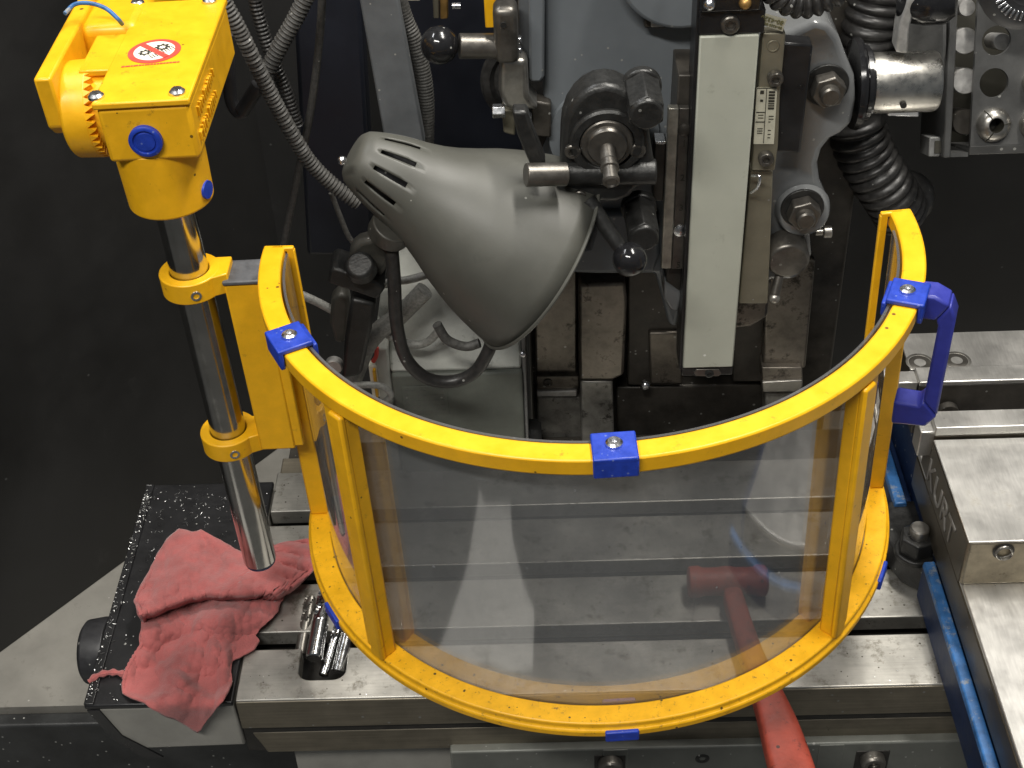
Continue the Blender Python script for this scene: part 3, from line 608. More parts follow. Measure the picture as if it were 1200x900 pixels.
b = B(); b.box(q+Vector((1, -7, 0)), (9, 3, 5)); b.build('sight_glass', 'bare_alu', mh, bevel=1)
# right hand slide channel between casting and scale
b = B(); b.px([(795,88),(818,88),(800,345),(780,345)], Yh-38, 50); b.build('slide_channel', 'dark_iron', mh, bevel=1)
b = B(); b.px([(779,330),(800,345),(795,366),(786,364),(778,350)], Yh-40, 40); b.build('slide_tip', 'head_gloss', mh, bevel=2)
# shallow round seat behind the feed housing
q = HY(708, 158, Yh); b = B(); b.lathe([(0, 0), (0, 40), (3, 39), (3, 0)], q, (0, -1, 0), 48); b.build('housing_seat', 'head_paint', mh)
Yf = 172
outl = []
for k in range(13): a = PI*k/12; outl.append((710-52*math.cos(a), 162-62*math.sin(a)))
outl += [(766,188),(769,205),(764,216),(748,220),(738,232),(722,238),(700,238),(680,236),(664,226),(657,210),(657,188)]
b = B(); b.px(outl, Yf, 26); fh = b.build('feed_housing', 'cast_black', mh, bevel=4, segs=3)
fa = [HY(711+(x-711)*0.9, 172+(y-172)*0.86, Yf+25) for x, y in outl]; fb = [HY(711+(x-711)*0.9, 172+(y-172)*0.86, Yh+2) for x, y in outl]
b = B(); va = [b.bm.verts.new(p) for p in fa]; vb = [b.bm.verts.new(p) for p in fb]
b.bm.faces.new(va[::-1]); b.bm.faces.new(vb)
for i in range(len(va)): b.bm.faces.new((va[i], va[(i+1) % len(va)], vb[(i+1) % len(va)], vb[i]))
b.build('housing_neck', 'cast_black', fh)
q0 = HY(659, 204, Yf); q1 = HY(769, 203, Yf); b = B(); b.cyl(q0+Vector((0, 2, 0)), q1+Vector((0, 2, 0)), 8.5); b.build('cross_boss', 'cast_black', fh, bevel=1.2)
q = HY(711, 166, Yf)
b = B(); b.lathe([(-2, 0), (-2, 17.5), (3, 17), (4, 16), (4, 13.5), (7, 13), (8, 12), (8, 0)], q, (0, -1, 0), 44); b.build('dial', 'dark_steel', fh)
b = B(); b.lathe([(-1, 24), (2.5, 24), (4, 22.5), (4, 18)], q, (0, -1, 0), 44); b.build('dial_ring', 'cast_black', fh)
ax = Vector((0.03, -1, -0.25))
b = B(); b.lathe([(6, 0), (6, 5.4), (18, 5.4), (18.5, 4.9), (22, 4.9), (22.5, 6.0), (25, 6.0), (25.5, 4.7), (33, 4.7), (33.5, 5.4), (36, 5.4), (37, 4.0), (36, 3), (36, 0)], q, ax, 28); b.build('shaft', 'dark_steel', fh)
for (x, y, r) in ((671,176,5.2), (747,175,5.2), (679,229,4.6), (708,97,5.2)):
    p = HY(x, y, Yf-1 if y > 100 else Yf+20)
    if y < 100:
        b = B(); b.lathe([(0, 0), (0, 8), (4, 7.5), (4, 0)], p, (0, -1, 0), 24); b.build('ear', 'cast_black', fh, bevel=0.8); p = p+Vector((0, -4, 0))
    socket_screw(fh, p, (0, -1, 0), r, 3, 'dark_steel')
def hex_knob(cx, cy, Y, r, ln, mt='cast_black'):
    p = HY(cx, cy, Y); b = B(); ax = Vector((0.02, -1, -0.02)).normalized()
    b.lathe([(0, 0), (0, r*1.12), (6, r*1.12), (7, r), (7, 0)], p, ax, 36)
    b.prism(hexpts(p+ax*6, ax, r*1.06, PI/6), ax*(ln-6))
    b.lathe([(ln-0.5, 0), (ln-0.5, r*0.95), (ln+2.5, r*0.82), (ln+2.5, 0)], p, ax, 36)
    return b.build('hex_knob', mt, mh, bevel=0.8)
hex_knob(751, 98, Yf+18, 11.6, 38); hex_knob(748, 240, Yf+40, 11.2, 40)
# lever with ball
q0 = HY(688, 234, Yf-4); q1 = HY(732, 298, Yf-22)
b = B(); b.cyl(q0, q1, 6.0, 4.6, 18); lv = b.build('lever', 'cast_black', mh)
b = B(); b.sphere(HY(738, 304, Yf-26), 11.6, 16, 32); b.build('ball', 'black_gloss', lv)
# left ball handle
q0 = HY(538, 54, Yh-30); q1 = HY(585, 54, Yh-26)
b = B(); b.cyl(q0, q1, 8.4, seg=30); bh = b.build('ball_handle', 'dark_steel', mh, bevel=0.8)
b = B(); b.sphere(HY(515, 53, Yh-31), 12.6, 18, 36); b.build('ball', 'black_gloss', bh)
q = HY(593, 36, Yh-26); b = B(); b.box(q, (16, 20, 40)); b.build('hub', 'dark_steel', bh, bevel=5, segs=4)
q = HY(590, 30, Yh-37); b = B(); b.cyl(q, q+Vector((0, 2, 0)), 2.0, seg=12); b.build('set_screw', 'cast_black', bh)
for y in (46, 58): 
    q = HY(606, y, Yh-22); b = B(); b.box(q, (6, 6, 4)); b.build('spring_pin', 'zinc', mh, bevel=1)
b = B(); b.px([(586,70),(618,70),(620,112),(632,130),(600,130),(590,126),(584,108)], Yh-24, 26); b.build('bracket', 'mid_steel', mh, bevel=4, segs=4)
q = HY(582, 130, Yh-20); b = B(); b.cyl(q+Vector((-3, 0, 0)), q+Vector((6, 0, 0)), 5, seg=6); b.build('bracket_bolt', 'zinc', mh, bevel=0.5)
b = B(); b.px([(588,128),(604,130),(604,160),(590,156)], Yh-10, 14); b.build('fork', 'beige_metal', mh, bevel=1.5)
b = B(); b.px([(622,118),(646,122),(646,162),(624,160)], Yh-8, 14); b.build('fork', 'dark_iron', mh, bevel=1.5)
b = B(); b.px([(600,131),(618,131),(624,152),(640,192),(634,200),(622,196),(606,158)], Yf-8, 12); b.build('link_lever', 'cast_black', mh, bevel=2)
q0 = HY(616, 205, Yf-20); q1 = HY(664, 204, Yf-14); b = B(); b.cyl(q0, q1, 7.6); b.build('link_shaft', 'dark_steel', mh, bevel=0.8)
q = HY(618, 92, 320); b = B(); b.lathe([(0, 0), (0, 26), (2, 33), (8, 34), (10, 32), (10, 27), (6, 24), (6, 0)], q, (-0.1, -1, 0.1), 48); b.build('handwheel', 'rubber', mh)
q = HY(580, 8, Yh+4); b = B(); b.box(q, (14, 10, 26)); b.build('warning_tag', 'yellow', mh, bevel=1)

# ================================================================== digital readout scale
ds = thing('linear_scale', 'long cream covered linear scale hanging upright beside the milling head', 'linear scale', (124, 212, 120))
Y0 = 200
x0, x1 = 104.5, 142.0; z0 = HY(830, 431, Y0).z; z1 = HY(856, 42, Y0).z
b = B(); b.span(x0, x1, Y0, Y0+20, z0, z1); b.build('cover', 'cream', ds, bevel=1.0)
b = B(); b.span(x0-2.4, x0-0.3, Y0+3, Y0+30, z0-4, z1+60); b.build('edge_rail', 'black_paint', ds, bevel=0.5)
b = B(); b.span(x0-0.5, x1+0.3, Y0+2.5, Y0+20, z0-9.5, z0-0.4); ec = b.build('end_cap', 'cast_black', ds, bevel=0.8)
q = HY(831, 437, Y0+2.2); b = B(); b.px([(816,433),(842,433),(846,437),(842,441),(816,441),(813,437)], Y0+1.6, 1.5); b.build('slot_plate', 'dark_steel', ec, bevel=0.4)
socket_screw(ec, q+Vector((0, -0.4, 0)), (0, -1, 0), 3.4, 1.5, 'cast_black')
b = B(); b.span(x0-1, x1+3, Y0+1, Y0+24, z1+0.5, z1+17); tc = b.build('end_cap', 'black_paint', ds, bevel=1)
b = B(); b.span(x0-1, x1-1, Y0-3, Y0+24, z1+17.5, z1+50); b.build('cap_bracket', 'black_gloss', ds, bevel=1.2)
socket_screw(tc, (x0+18.5, Y0+1.2, z1+8), (0, -1, 0), 6, 4)
for x in (x0+4.5, x1-11): 
    b = B(); b.sphere((x, Y0-3, z1+23), 4, 8, 16); b.build('cap_screw', 'zinc' if x < 120 else 'brass', ds)
# reader head bar on the right
Yr = Y0+6
b = B(); b.px([(894,39),(921,39),(914,112),(912,170),(908,200),(881,200)], Yr, 10); rb = b.build('reader_bar', 'beige_metal', ds, bevel=0.8)
b = B(); b.px([(880,200),(906,200),(900,356),(866,356)], Yr+6, 12); b.build('lower_bar', 'beige_metal', ds, bevel=0.8)
b = B(); b.px([(887,103),(911,103),(907,169),(883,169)], Yr-0.8, 1); lb = b.build('data_label', 'label_paper', rb, bevel=0.1)
b = B()
def lab(u0, u1, v0, v1): 
    def P(u, v): return HY(887-4*v + (24*u), 103+66*v, Yr-1.1)
    b.prism([P(u0, v0), P(u1, v0), P(u1, v1), P(u0, v1)], (0, 0.4, 0))
lab(0.47, 0.50, 0.02, 0.98); lab(0.04, 0.47, 0.43, 0.445); lab(0.04, 0.47, 0.60, 0.615); lab(0.02, 0.98, 0.0, 0.012)
v = 0.06
while v < 0.40:
    h_ = random.choice([0.012, 0.02, 0.035]); lab(0.60, 0.90, v, v+h_); v += h_+0.018
lab(0.18, 0.36, 0.05, 0.11); lab(0.2, 0.34, 0.21, 0.25)
for v in (0.48, 0.53, 0.72, 0.76, 0.80): lab(0.14, 0.40, v, v+0.012)
for v in (0.50, 0.55, 0.60, 0.75, 0.82, 0.88): lab(0.66, 0.66+random.uniform(0.1, .25), v, v+0.012)
b.build('label_print', 'ink', lb, smooth=False)
for (x, y) in ((908, 90), (897, 184)): socket_screw(rb, HY(x, y, Yr-0.5), (0, -1, 0), 5.2, 5, 'dark_steel')
q = HY(906, 54, Yr-0.4); b = B(); b.lathe([(0, 0), (0, 4.2), (0.5, 3.8), (0.5, 3.2), (0.1, 3), (0.1, 0)], q, (0, -1, 0), 22); b.build('plug', 'beige_metal', rb)
b = B(); b.tube([HY(881, 206, Yr-2), HY(890, 207, Yr-6), HY(888, 219, Yr-6), HY(880, 226, Yr-2)], 1.0, 8, 6); b.build('wire_loop', 'zinc', ds)
b = B(); b.px([(915,50),(953,53),(938,180),(909,178)], Yr+4, 14); b.build('black_block', 'black_paint', ds, bevel=1.5)
# paper tag with print, upside down as it hangs
T0 = HY(897, 16, Yr-5); T1 = HY(922, 23, Yr-5); T2 = HY(917, 37, Yr-3); T3 = HY(892, 29, Yr-3)
b = B(); b.prism([T0, T1, T2, T3], (0, 0.6, 0)); pt = b.build('paper_tag', 'label_paper', ds, smooth=False)
xd = (T0-T1).normalized(); yd = (T2-T1).normalized()
b = text_bm('80-4320', 4.6, T1.lerp(T2, 0.16)+(T0-T1)*0.08+Vector((0, -0.5, 0)), xd, yd, 0.3); b.build('tag_print', 'ink_green', pt, smooth=False)
b = text_bm('80-4320 80', 2.6, T1.lerp(T2, 0.64)+(T0-T1)*0.08+Vector((0, -0.5, 0)), xd, yd, 0.3); b.build('tag_print', 'ink_green', pt, smooth=False)

# engraved depth rule on the left of the cover
dr = thing('depth_rule', 'worn narrow steel depth rule with black engraved numbers', 'depth rule', (90, 215, 190))
Yd = 214
b = B(); b.px([(783,127),(796,127),(787,315),(775,315)], Yd, 6); b.build('bevel_edge', 'scale_steel', dr, bevel=0.8)
b = B(); b.px([(796.3,127),(808,127),(800,315),(787.3,315)], Yd+1, 5); b.build('number_face', 'dark_steel', dr, bevel=0.4)
for ch_, y in (('1', 172), ('2', 212), ('3', 247), ('5', 314)):
    p = HY(803.5-(y-127)*0.045-3, y, Yd+0.7); bb = text_bm(ch_, 7, p, (1, 0, 0), (0, 0, 1), 0.4); bb.build('number', 'ink', dr, smooth=False)
for (x, y, mt_) in ((802, 152, 'dark_iron'), (797, 270, 'zinc')):
    p = HY(x, y, Yd+1); b = B(); b.lathe([(0, 0), (0, 5), (1.2, 4.6), (2.4, 2.5), (2.4, 0)], p, (0, -1, 0), 20); b.build('screw', mt_, dr)
b = B(); b.px([(767,167),(781,167),(777,236),(765,236)], Yd+2, 14); b.build('stop_block', 'dark_iron', dr, bevel=1)
b = B(); b.px([(768,166),(780,166),(780,169),(768,169)], Yd+1, 12); b.build('stop_edge', 'zinc', dr, bevel=0.3)

# ================================================================== glossy swivel casting on the right
sw = thing('swivel_casting', 'glossy grey painted swivel casting with large hexagon bolts', 'casting', (195, 260, 190))
Ys = 236
pts = [(890,40),(925,38),(955,24),(972,28),(984,44),(992,66),(1002,90),(1004,118),(999,146),(986,158),(974,164),(964,176),(959,192),(961,212),(968,228),(970,246),(962,262),(950,272),(952,300),(944,318),(930,330),(905,330),(890,336),(880,320),(884,250)]
b = B(); b.px(pts, Ys, 60); b.build('body', 'head_gloss', sw, bevel=9, segs=5)
b = B(); q = HY(940, 243, Ys-1); b.lathe([(0, 0), (0, 20), (9, 18), (11, 16.5), (11, 0)], q, (0, -1, 0), 40); b.build('bolt_boss', 'head_gloss', sw, bevel=1)
for (x, y, Yy) in ((968, 99, Ys-1), (940, 243, Ys-11)):
    p = HY(x, y, Yy)
    b = B(); b.lathe([(0, 0), (0, 15.5), (2, 15.2), (2, 0)], p, (0, -1, 0), 36); wsh = b.build('washer', 'cast_black', sw, bevel=0.4)
    b = B(); b.prism(hexpts(p+Vector((0, -2, 0)), (0, -1, 0), 12.0, 0.25), (0, -11, 0)); b.build('nut', 'dark_steel', sw, bevel=1.1)
    b = B(); b.lathe([(12, 0), (12, 7), (18, 6.6), (19, 5.4), (19, 0)], p, (0, -1, 0), 24); b.build('stud', 'dark_steel', sw)
p = HY(920, 288, Ys-4)
b = B(); b.lathe([(0, 0), (0, 15.5), (16, 15.5), (18, 14), (18.5, 12.6), (18, 0)], p, (0, -1, -0.1), 40); b.build('lock_knob', 'dark_steel', sw)
b = B(); p0 = HY(915, 316, Ys-14); p1 = HY(908, 345, Ys-22); b.cyl(p0, p1, 3.2, 3.8, 16); tl = b.build('lock_lever', 'dark_steel', sw)
b = B(); b.sphere(HY(907.5, 349, Ys-23), 4.2, 10, 20); b.build('ball', 'mid_steel', tl)
p = HY(955, 272, Ys+8); b = B(); b.cyl(p, p+Vector((6, 0, 0)), 2.6, seg=16); b.cyl(p+Vector((6, 0, 0)), p+Vector((12, 0, 0)), 4.6, seg=20); b.build('side_screw', 'mid_steel', sw, bevel=0.5)
b = B(); b.px([(860,330),(905,330),(900,372),(880,384),(858,386)], Ys+6, 30); b.build('oily_corner', 'way_steel', sw, bevel=3)
# arbor with rings
p = HY(1003, 98, 262)
b = B(); b.lathe([(-3, 0), (-3, 31), (0, 32), (2, 31), (2, 25), (4, 25), (4, 26.5), (7, 26.5), (7, 24), (9, 24), (9, 0)], p, (1, 0, 0), 48); b.build('ring_collar', 'black_gloss', sw)
b = B(); b.lathe([(8, 0), (8, 20.5), (12, 21), (53, 21), (55, 20), (55, 13), (50, 12), (50, 0)], p, (1, 0, 0), 44); ar = b.build('arbor', 'bright_steel', sw)
p2 = HY(1059, 124, 240); b = B(); b.cyl(p2, p2+Vector((0, 3, 0)), 2.2, seg=14); b.build('pin_hole', 'table_dark', ar)
b = B(); b.px([(1050,62),(1054,30),(1062,6),(1066,-10),(1078,-10),(1072,10),(1066,34),(1064,63)], 258, 16); b.build('curved_strap', 'bare_alu', sw, bevel=1.5)
b = B(); b.px([(1058,24),(1110,24),(1110,132),(1056,132)], 300, 30); b.build('back_block', 'pale_plate', sw, bevel=3)
b = B(); b.px([(1038,128),(1078,128),(1078,138),(1040,137)], 276, 12); b.build('arbor_key', 'zinc', ar, bevel=1.5)

# bellows hoses
def bellows(name, pts, r, label, pitch=9.0, amp=0.10, mt='rubber', sub=26, cat='bellows hose', group=None):
    b = B(); b.tube(pts, r, 24, sub, rf=lambda l, i: 1+amp*(2*abs(math.sin(l*PI/pitch))-1))
    return tag(b.build(name, mt, None, angle=80), label, cat, group)
bellows('bellows_hose', [HY(1002,140,310), HY(1006,158,308), HY(1016,184,306), HY(1030,208,304), HY(1046,232,306), HY(1056,250,316)], 20.5, 'fat black ribbed hose below the shiny arbor', 8.5, 0.085)
bellows('bellows_hose', [HY(1034,-30,330), HY(1028,0,328), HY(1020,32,326), HY(1016,66,326)], 19.5, 'fat black ribbed hose rising above the shiny arbor', 8.5, 0.085)
bellows('bellows_hose', [HY(900,-22,206), HY(922,-2,206), HY(946,2,206), HY(972,-8,206), HY(988,-22,208)], 9.5, 'curved black ribbed conduit above the paper tag', 5.5, 0.12, sub=30)
b = B(); p = HY(1062, 232, 330); b.sphere(p, 22, 14, 24, (0.4, 0, 0.9)); tag(b.build('hose_cuff', 'rubber', None), 'round black cuff at the lower hose end', 'hose cuff')

# ================================================================== collet rack
Yk = 290
TILT = -math.radians(23.5); RKR = Matrix.Rotation(TILT, 3, 'X')
RU = RKR @ Vector((0, 0, 1)); RN = RKR @ Vector((0, -1, 0)); RO = HY(1165, 97, Yk)
rk = thing('collet_rack', 'dark grey collet rack with round holes on the black wall', 'collet rack', RO)
rk.rotation_euler = (TILT, 0, 0); rk['org'] = (0, 0, 0)
def RP(px, py, y=0.0):
    """pixel -> rack space on the plane y = const of that space"""
    d = ray(px, py); n = RN; t = ((RO - n*y - CAM).dot(n))/d.dot(n); P = CAM + d*t - RO
    return Vector((P.x, y, P.dot(RU)))
def plate_with_holes(x0, x1, z0, z1, Y, th, holes, name, mt, parent):
    b = B(); bm = b.bm; n = 32; g = 0.8
    xs = sorted(set([x0, x1] + [h[0]-h[2]-g for h in holes] + [h[0]+h[2]+g for h in holes]))
    zs = sorted(set([z0, z1] + [h[1]-h[2]-g for h in holes] + [h[1]+h[2]+g for h in holes]))
    def cell(xa, xb, za, zb):
        for h in holes:
            if abs((xa+xb)/2-h[0]) < 1 and abs((za+zb)/2-h[1]) < 1:
                for k in range(n):
                    a0, a1 = 2*PI*k/n, 2*PI*(k+1)/n
                    def sq(a):
                        c_, s_ = math.cos(a), math.sin(a); m_ = max(abs(c_), abs(s_)); return (h[0]+(xb-xa)/2*c_/m_, h[1]+(zb-za)/2*s_/m_)
                    def ci(a): return (h[0]+h[2]*math.cos(a), h[1]+h[2]*math.sin(a))
                    A_, B_, C_, D_ = sq(a0), sq(a1), ci(a1), ci(a0)
                    b.face([(A_[0], Y, A_[1]), (B_[0], Y, B_[1]), (C_[0], Y, C_[1]), (D_[0], Y, D_[1])])
                    b.face([(D_[0], Y, D_[1]), (C_[0], Y, C_[1]), (C_[0], Y+th, C_[1]), (D_[0], Y+th, D_[1])])
                return
        b.face([(xa, Y, za), (xb, Y, za), (xb, Y, zb), (xa, Y, zb)])
    for xa, xb in zip(xs, xs[1:]):
        for za, zb in zip(zs, zs[1:]): cell(xa, xb, za, zb)
    b.face([(x0, Y, z0), (x1, Y, z0), (x1, Y+th, z0), (x0, Y+th, z0)]); b.face([(x0, Y, z0), (x0, Y, z1), (x0, Y+th, z1), (x0, Y+th, z0)])
    b.face([(x0, Y, z1), (x1, Y, z1), (x1, Y+th, z1), (x0, Y+th, z1)]); b.face([(x1, Y, z0), (x1, Y, z1), (x1, Y+th, z1), (x1, Y+th, z0)])
    bmesh.ops.remove_doubles(bm, verts=bm.verts[:], dist=0.01)
    return b.build(name, mt, parent)
fx0 = RP(1141, 97).x; fz0 = RP(1165, 170).z; fz1 = RP(1165, -40).z
hz = [RP(1165, 48).z, RP(1165, 97).z, RP(1167, 146).z]; hr = (RP(1182, 97).x - RP(1148, 97).x)/2
pit = (hz[0]-hz[2])/2; cpt = RP(1217, 97).x - RP(1165, 97).x
holes = [(i*cpt, hz[1]+j*pit, hr) for i in range(3) for j in (-1, 0, 1)]
plate_with_holes(fx0, fx0+170, fz0, fz1, 0, 4, holes, 'front_plate', 'rack', rk)
b = B(); b.prism([(fx0, 0.3, fz0), (fx0, 3, fz0-7), (fx0, 60, fz0-7), (fx0, 60, fz0-4), (fx0, 6, fz0-4), (fx0, 4, fz0)], (170, 0, 0)); b.build('bottom_lip', 'rack', rk, bevel=0.8)
sx0 = RP(1109, 97).x; sx1 = RP(1118, 97).x
b = B(); b.span(sx0, sx1, -1, 64, fz0-8, fz1); b.build('side_plate', 'rack', rk, bevel=1)
b = B(); b.span(sx1-0.5, fx0+170, 58, 62, fz0-8, fz1); b.build('back_plate', 'ink', rk)
b = B(); b.span(sx1, fx0-0.6, 2, 57, fz0-8, fz0-5); b.build('bottom_plate', 'rack', rk)
q = RP(1100, 172, 6); b = B(); b.span(q.x-7, sx0-0.3, 6, 30, q.z-7, q.z+7); b.build('mount_tab', 'pale_plate', rk, bevel=0.8)
q = RP(1103, 172, 6); b = B(); b.span(q.x-5, sx0-0.2, 5, 7, q.z-4.5, q.z+4.5); b.build('tab_opening', 'ink', rk)
def collet(c, r, label, mt='mid_steel', facing=True):
    c = Vector(c); t = thing('collet', label, 'collet', RO + RKR @ c, 'collets in the rack'); t.rotation_euler = (TILT, 0, 0); t['org'] = (0, 0, 0)
    c = Vector((0, 0, 0))
    if facing:
        b = B(); b.lathe([(-22, 0), (-22, r*0.8), (-2, r*0.92), (0, r*0.95), (0.2, r*1.14), (4, r*1.2), (8, r*1.0), (11, r*0.62), (11, r*0.52), (-6, r*0.48), (-6, 0)], c, (0, -1, 0), 36); b.build('nose', mt, t)
        b = B(); b.lathe([(-5.8, 0), (-5.8, r*0.47), (10.2, r*0.515), (10.4, r*0.50), (-5, r*0.44), (-5, 0)], c, (0, -1, 0), 28); b.build('bore', 'ink', t)
        for k in range(3):
            a = 2*PI*k/3+0.1; d = Vector((math.cos(a), 0, math.sin(a))); b = B()
            b.tube([d*r*0.50+Vector((0, -11.1, 0)), d*r*0.66+Vector((0, -10.8, 0)), d*r*1.01+Vector((0, -8, 0)), d*r*1.21+Vector((0, -4, 0))], 0.45, 5, 3); b.build('slit', 'ink', t)
    else:
        b = B(); b.lathe([(-24, 0), (-24, r*0.92), (0, r), (1, r*0.94), (1, 0)], c, (0, -1, 0), 32); b.build('back_end', mt, t)
    return t
collet((0.5, 1, hz[1]-pit), hr, 'steel collet with three slits in the lowest hole beside the rack edge')
collet((cpt, 1, hz[1]-pit), hr, 'steel collet in the lowest row, second from the rack side plate')
collet((cpt, 1, hz[1]), hr, 'steel collet in the middle row beside the empty hole')
collet(RP(1131, 48, 14), 9.4, 'pale collet end in the top gap of the rack', 'bare_alu', False)
collet(RP(1131, 95, 14), 9.4, 'pale collet end in the middle gap of the rack', 'bare_alu', False)
collet(RP(1174, 49, 16), 6.2, 'pale collet end seen through the empty top hole', 'bare_alu', False)
collet(RP(1131, 143, 14), 9.4, 'dark collet end in the lowest gap of the rack', 'dark_iron', False)
collet(RP(1133, 9, 14), 6, 'pale collet end just peeking above the rack gap', 'bare_alu', False)
# knurled ring hung on the rack, black ball knob
q = HY(1206, -24, Yk-20)
kr = thing('knurled_ring', 'knurled steel ring tool resting against the collet rack', 'ring', q)
b = B(); b.lathe([(-12, 15), (-12, 34), (4, 34), (6, 31), (8, 26), (8, 15), (-12, 15)], q, (0, -1, 0), 60, rmod=lambda i, k: 1); b.build('ring_body', 'black_plastic', kr)
for k in range(40):
    a = 2*PI*k/40; d = Vector((math.cos(a), 0, math.sin(a)))
    if k: o = o0.copy(); COL.objects.link(o)
    else:
        b = B(); b.box((0, 0, 0), (6.5, 3, 1.7)); o = o0 = b.build('knurl', 'zinc', kr, bevel=0.4)
    o.parent = kr; o.location = (d*22 + Vector((0, -8.2, 0)))*S; o.rotation_euler = (0, -a, 0)
q = HY(1092, -2, 270); b = B(); b.lathe([(-22, 0), (-22, 12), (-18, 16), (-4, 18), (10, 17), (16, 12), (17, 0)], q, (0.9, -0.3, 0.1), 32); b.build('knob', 'black_gloss', sw)

# ================================================================== work lamp
lm = thing('work_lamp', 'grey conical machine work lamp with slotted cap', 'lamp', HY(440, 400, 190))
P0 = HY(414, 181, 185); ax = Vector((0.81, 0.02, -0.585)).normalized()
prof = [(-1, 0), (-1, 10), (0, 15), (3, 18.5), (7, 20.5), (11, 22.2), (17, 24.4), (23, 26.4), (28, 27.8), (34, 29.2), (42, 31), (52, 34), (62, 38.0), (74, 44), (86, 50.5), (98, 56), (110, 61), (122, 65), (136, 69), (147, 71.5)]
b = B(); b.lathe(prof, P0, ax, 96, skip=lambda i, k: 5 <= i <= 8 and k % 8 in (0, 1))
sh = b.build('shade', 'lamp_paint', lm, angle=60); md = sh.modifiers.new('thick', 'SOLIDIFY'); md.thickness = 1.4*S; md.offset = -1
X_, Y_, A_ = basis(ax); me_c = P0+A_*147
b = B(); b.tube([me_c+(X_*math.cos(2*PI*k/40)+Y_*math.sin(2*PI*k/40))*71.6 for k in range(40)], 1.3, 8, 2, closed=True); b.build('rim', 'lamp_paint', lm)
b = B(); b.lathe([(14, 0), (14, 16), (50, 17), (58, 12), (58, 0)], P0, ax, 28); b.build('socket', 'black_plastic', lm)
b = B(); q = P0 - A_*1.5 + X_*0; b.sphere(HY(401, 188, 160), 3, 8, 14); b.build('cap_screw', 'zinc', lm)
# joint under the shade
j0 = HY(455, 268, 178); j1 = HY(440, 300, 182)
b = B(); b.lathe([(0, 0), (0, 15), (12, 15), (16, 12), (16, 0)], HY(462, 262, 174), HY(440, 300, 186)-HY(462, 262, 174), 28); jt = b.build('shade_collar', 'lamp_joint', lm, bevel=1)
b = B(); b.px([(410,292),(420,284),(448,276),(462,286),(456,312),(444,330),(416,322),(408,306)], 182, 14); b.build('knuckle', 'lamp_joint', lm, bevel=4, segs=3)
b = B(); b.px([(386,318),(392,314),(440,330),(452,338),(442,352),(384,332)], 172, 26); b.build('clamp_block', 'cast_black', lm, bevel=2)
q = HY(424, 316, 172); b = B(); b.lathe([(0, 0), (0, 11), (10, 10), (12, 8), (12, 0)], q, (0, -0.6, 0.8), 24); b.build('clamp_nut', 'cast_black', lm, bevel=0.8)
b = B(); b.px([(411,350),(441,356),(436,384),(424,440),(400,446),(404,396)], 180, 18); b.build('arm', 'cast_black', lm, bevel=3)
b = B(); b.px([(388,352),(396,344),(408,348),(410,360),(408,392),(402,404),(392,402),(386,380)], 206, 14); b.build('rear_link', 'lamp_joint', lm, bevel=4, segs=3)
q = HY(392, 425, 196); b = B(); b.lathe([(0, 0), (0, 6.5), (5, 6.5), (6, 5.5), (6, 0)], q, (0, -1, 0), 20); b.build('arm_bolt', 'bare_alu', lm)
def cable(name, pts, r, label, mt='rubber', corr=None, cat='cable', group=None, amp=0.14, sub=10):
    b = B()
    if corr: b.tube(pts, r, 14, max(sub, 40), rf=lambda l, i: 1+amp*math.sin(l*2*PI/corr))
    else: b.tube(pts, r, 14, sub)
    return tag(b.build(name, mt, None, angle=80), label, cat, group)
cable('lamp_cable', [HY(459,292,172), HY(462,330,170), HY(465,380,170), HY(476,420,172), HY(500,443,174), HY(530,447,176), HY(556,436,176), HY(572,412,176), HY(576,396,178)], 4.8, 'thick black cable looping down under the lamp shade', 'rubber')
cable('lamp_cable', [HY(512,380,196), HY(524,398,196), HY(545,406,196), HY(562,402,196)], 3.6, 'short dark cable below the shade tip', 'rubber_dusty')
cable('coolant_line', [HY(345,342,214), HY(372,354,214), HY(398,368,216), HY(420,378,220), HY(450,390,226), HY(480,403,226), HY(500,401,226), HY(516,386,226)], 3.2, 'thin grey coolant line crossing behind the lamp arm', 'hose_pale')
cable('coolant_line', [HY(432,350,222), HY(452,332,222), HY(478,328,222), HY(500,322,224)], 3.0, 'thin grey line curving onto the junction box lid', 'hose_pale')
cable('coolant_line', [HY(412,452,196), HY(430,451,196), HY(448,453,198), HY(458,462,198), HY(452,470,198), HY(440,474,198)], 2.6, 'thin pale hook shaped line above the yellow rail', 'hose_pale')
cable('coolant_hose', [HY(498,340,228), HY(470,368,226), HY(446,386,222), HY(430,405,216), HY(420,428,210), HY(412,448,206)], 7.2, 'mottled pale hose running down beside the lamp arm', 'hose_pale')

# ================================================================== hoses and bar on the left background
cable('flexible_conduit', [HY(196,-250,224), HY(222,-120,226), HY(256,-14,230), HY(280,34,232), HY(306,88,236), HY(334,142,240), HY(362,188,244), HY(392,218,246), HY(420,238,246)], 5.0, 'black ribbed conduit running from the gearbox to the lamp', 'rubber_dusty', corr=3.0, cat='conduit', sub=44)
cable('flexible_conduit', [HY(470,-240,270), HY(416,-110,270), HY(363,-12,270), HY(346,22,270), HY(328,54,270), HY(312,86,270)], 5.4, 'black ribbed conduit slanting down behind the crossing', 'rubber_dusty', corr=3.2, cat='conduit', sub=44)
cable('flexible_conduit', [HY(280,-240,290), HY(288,-110,290), HY(297,-12,290), HY(306,30,290), HY(318,66,290), HY(334,104,290), HY(348,146,290)], 4.6, 'dark conduit passing behind the two crossing conduits', 'rubber', corr=3.0, cat='conduit', sub=44)
cable('power_cable', [HY(384,-250,300), HY(381,-110,300), HY(378,-10,300), HY(373,60,300), HY(364,130,300), HY(352,190,300), HY(342,240,300), HY(331,296,300)], 2.9, 'thin dusty cable hanging down beside the crossing conduits', 'rubber_dusty')
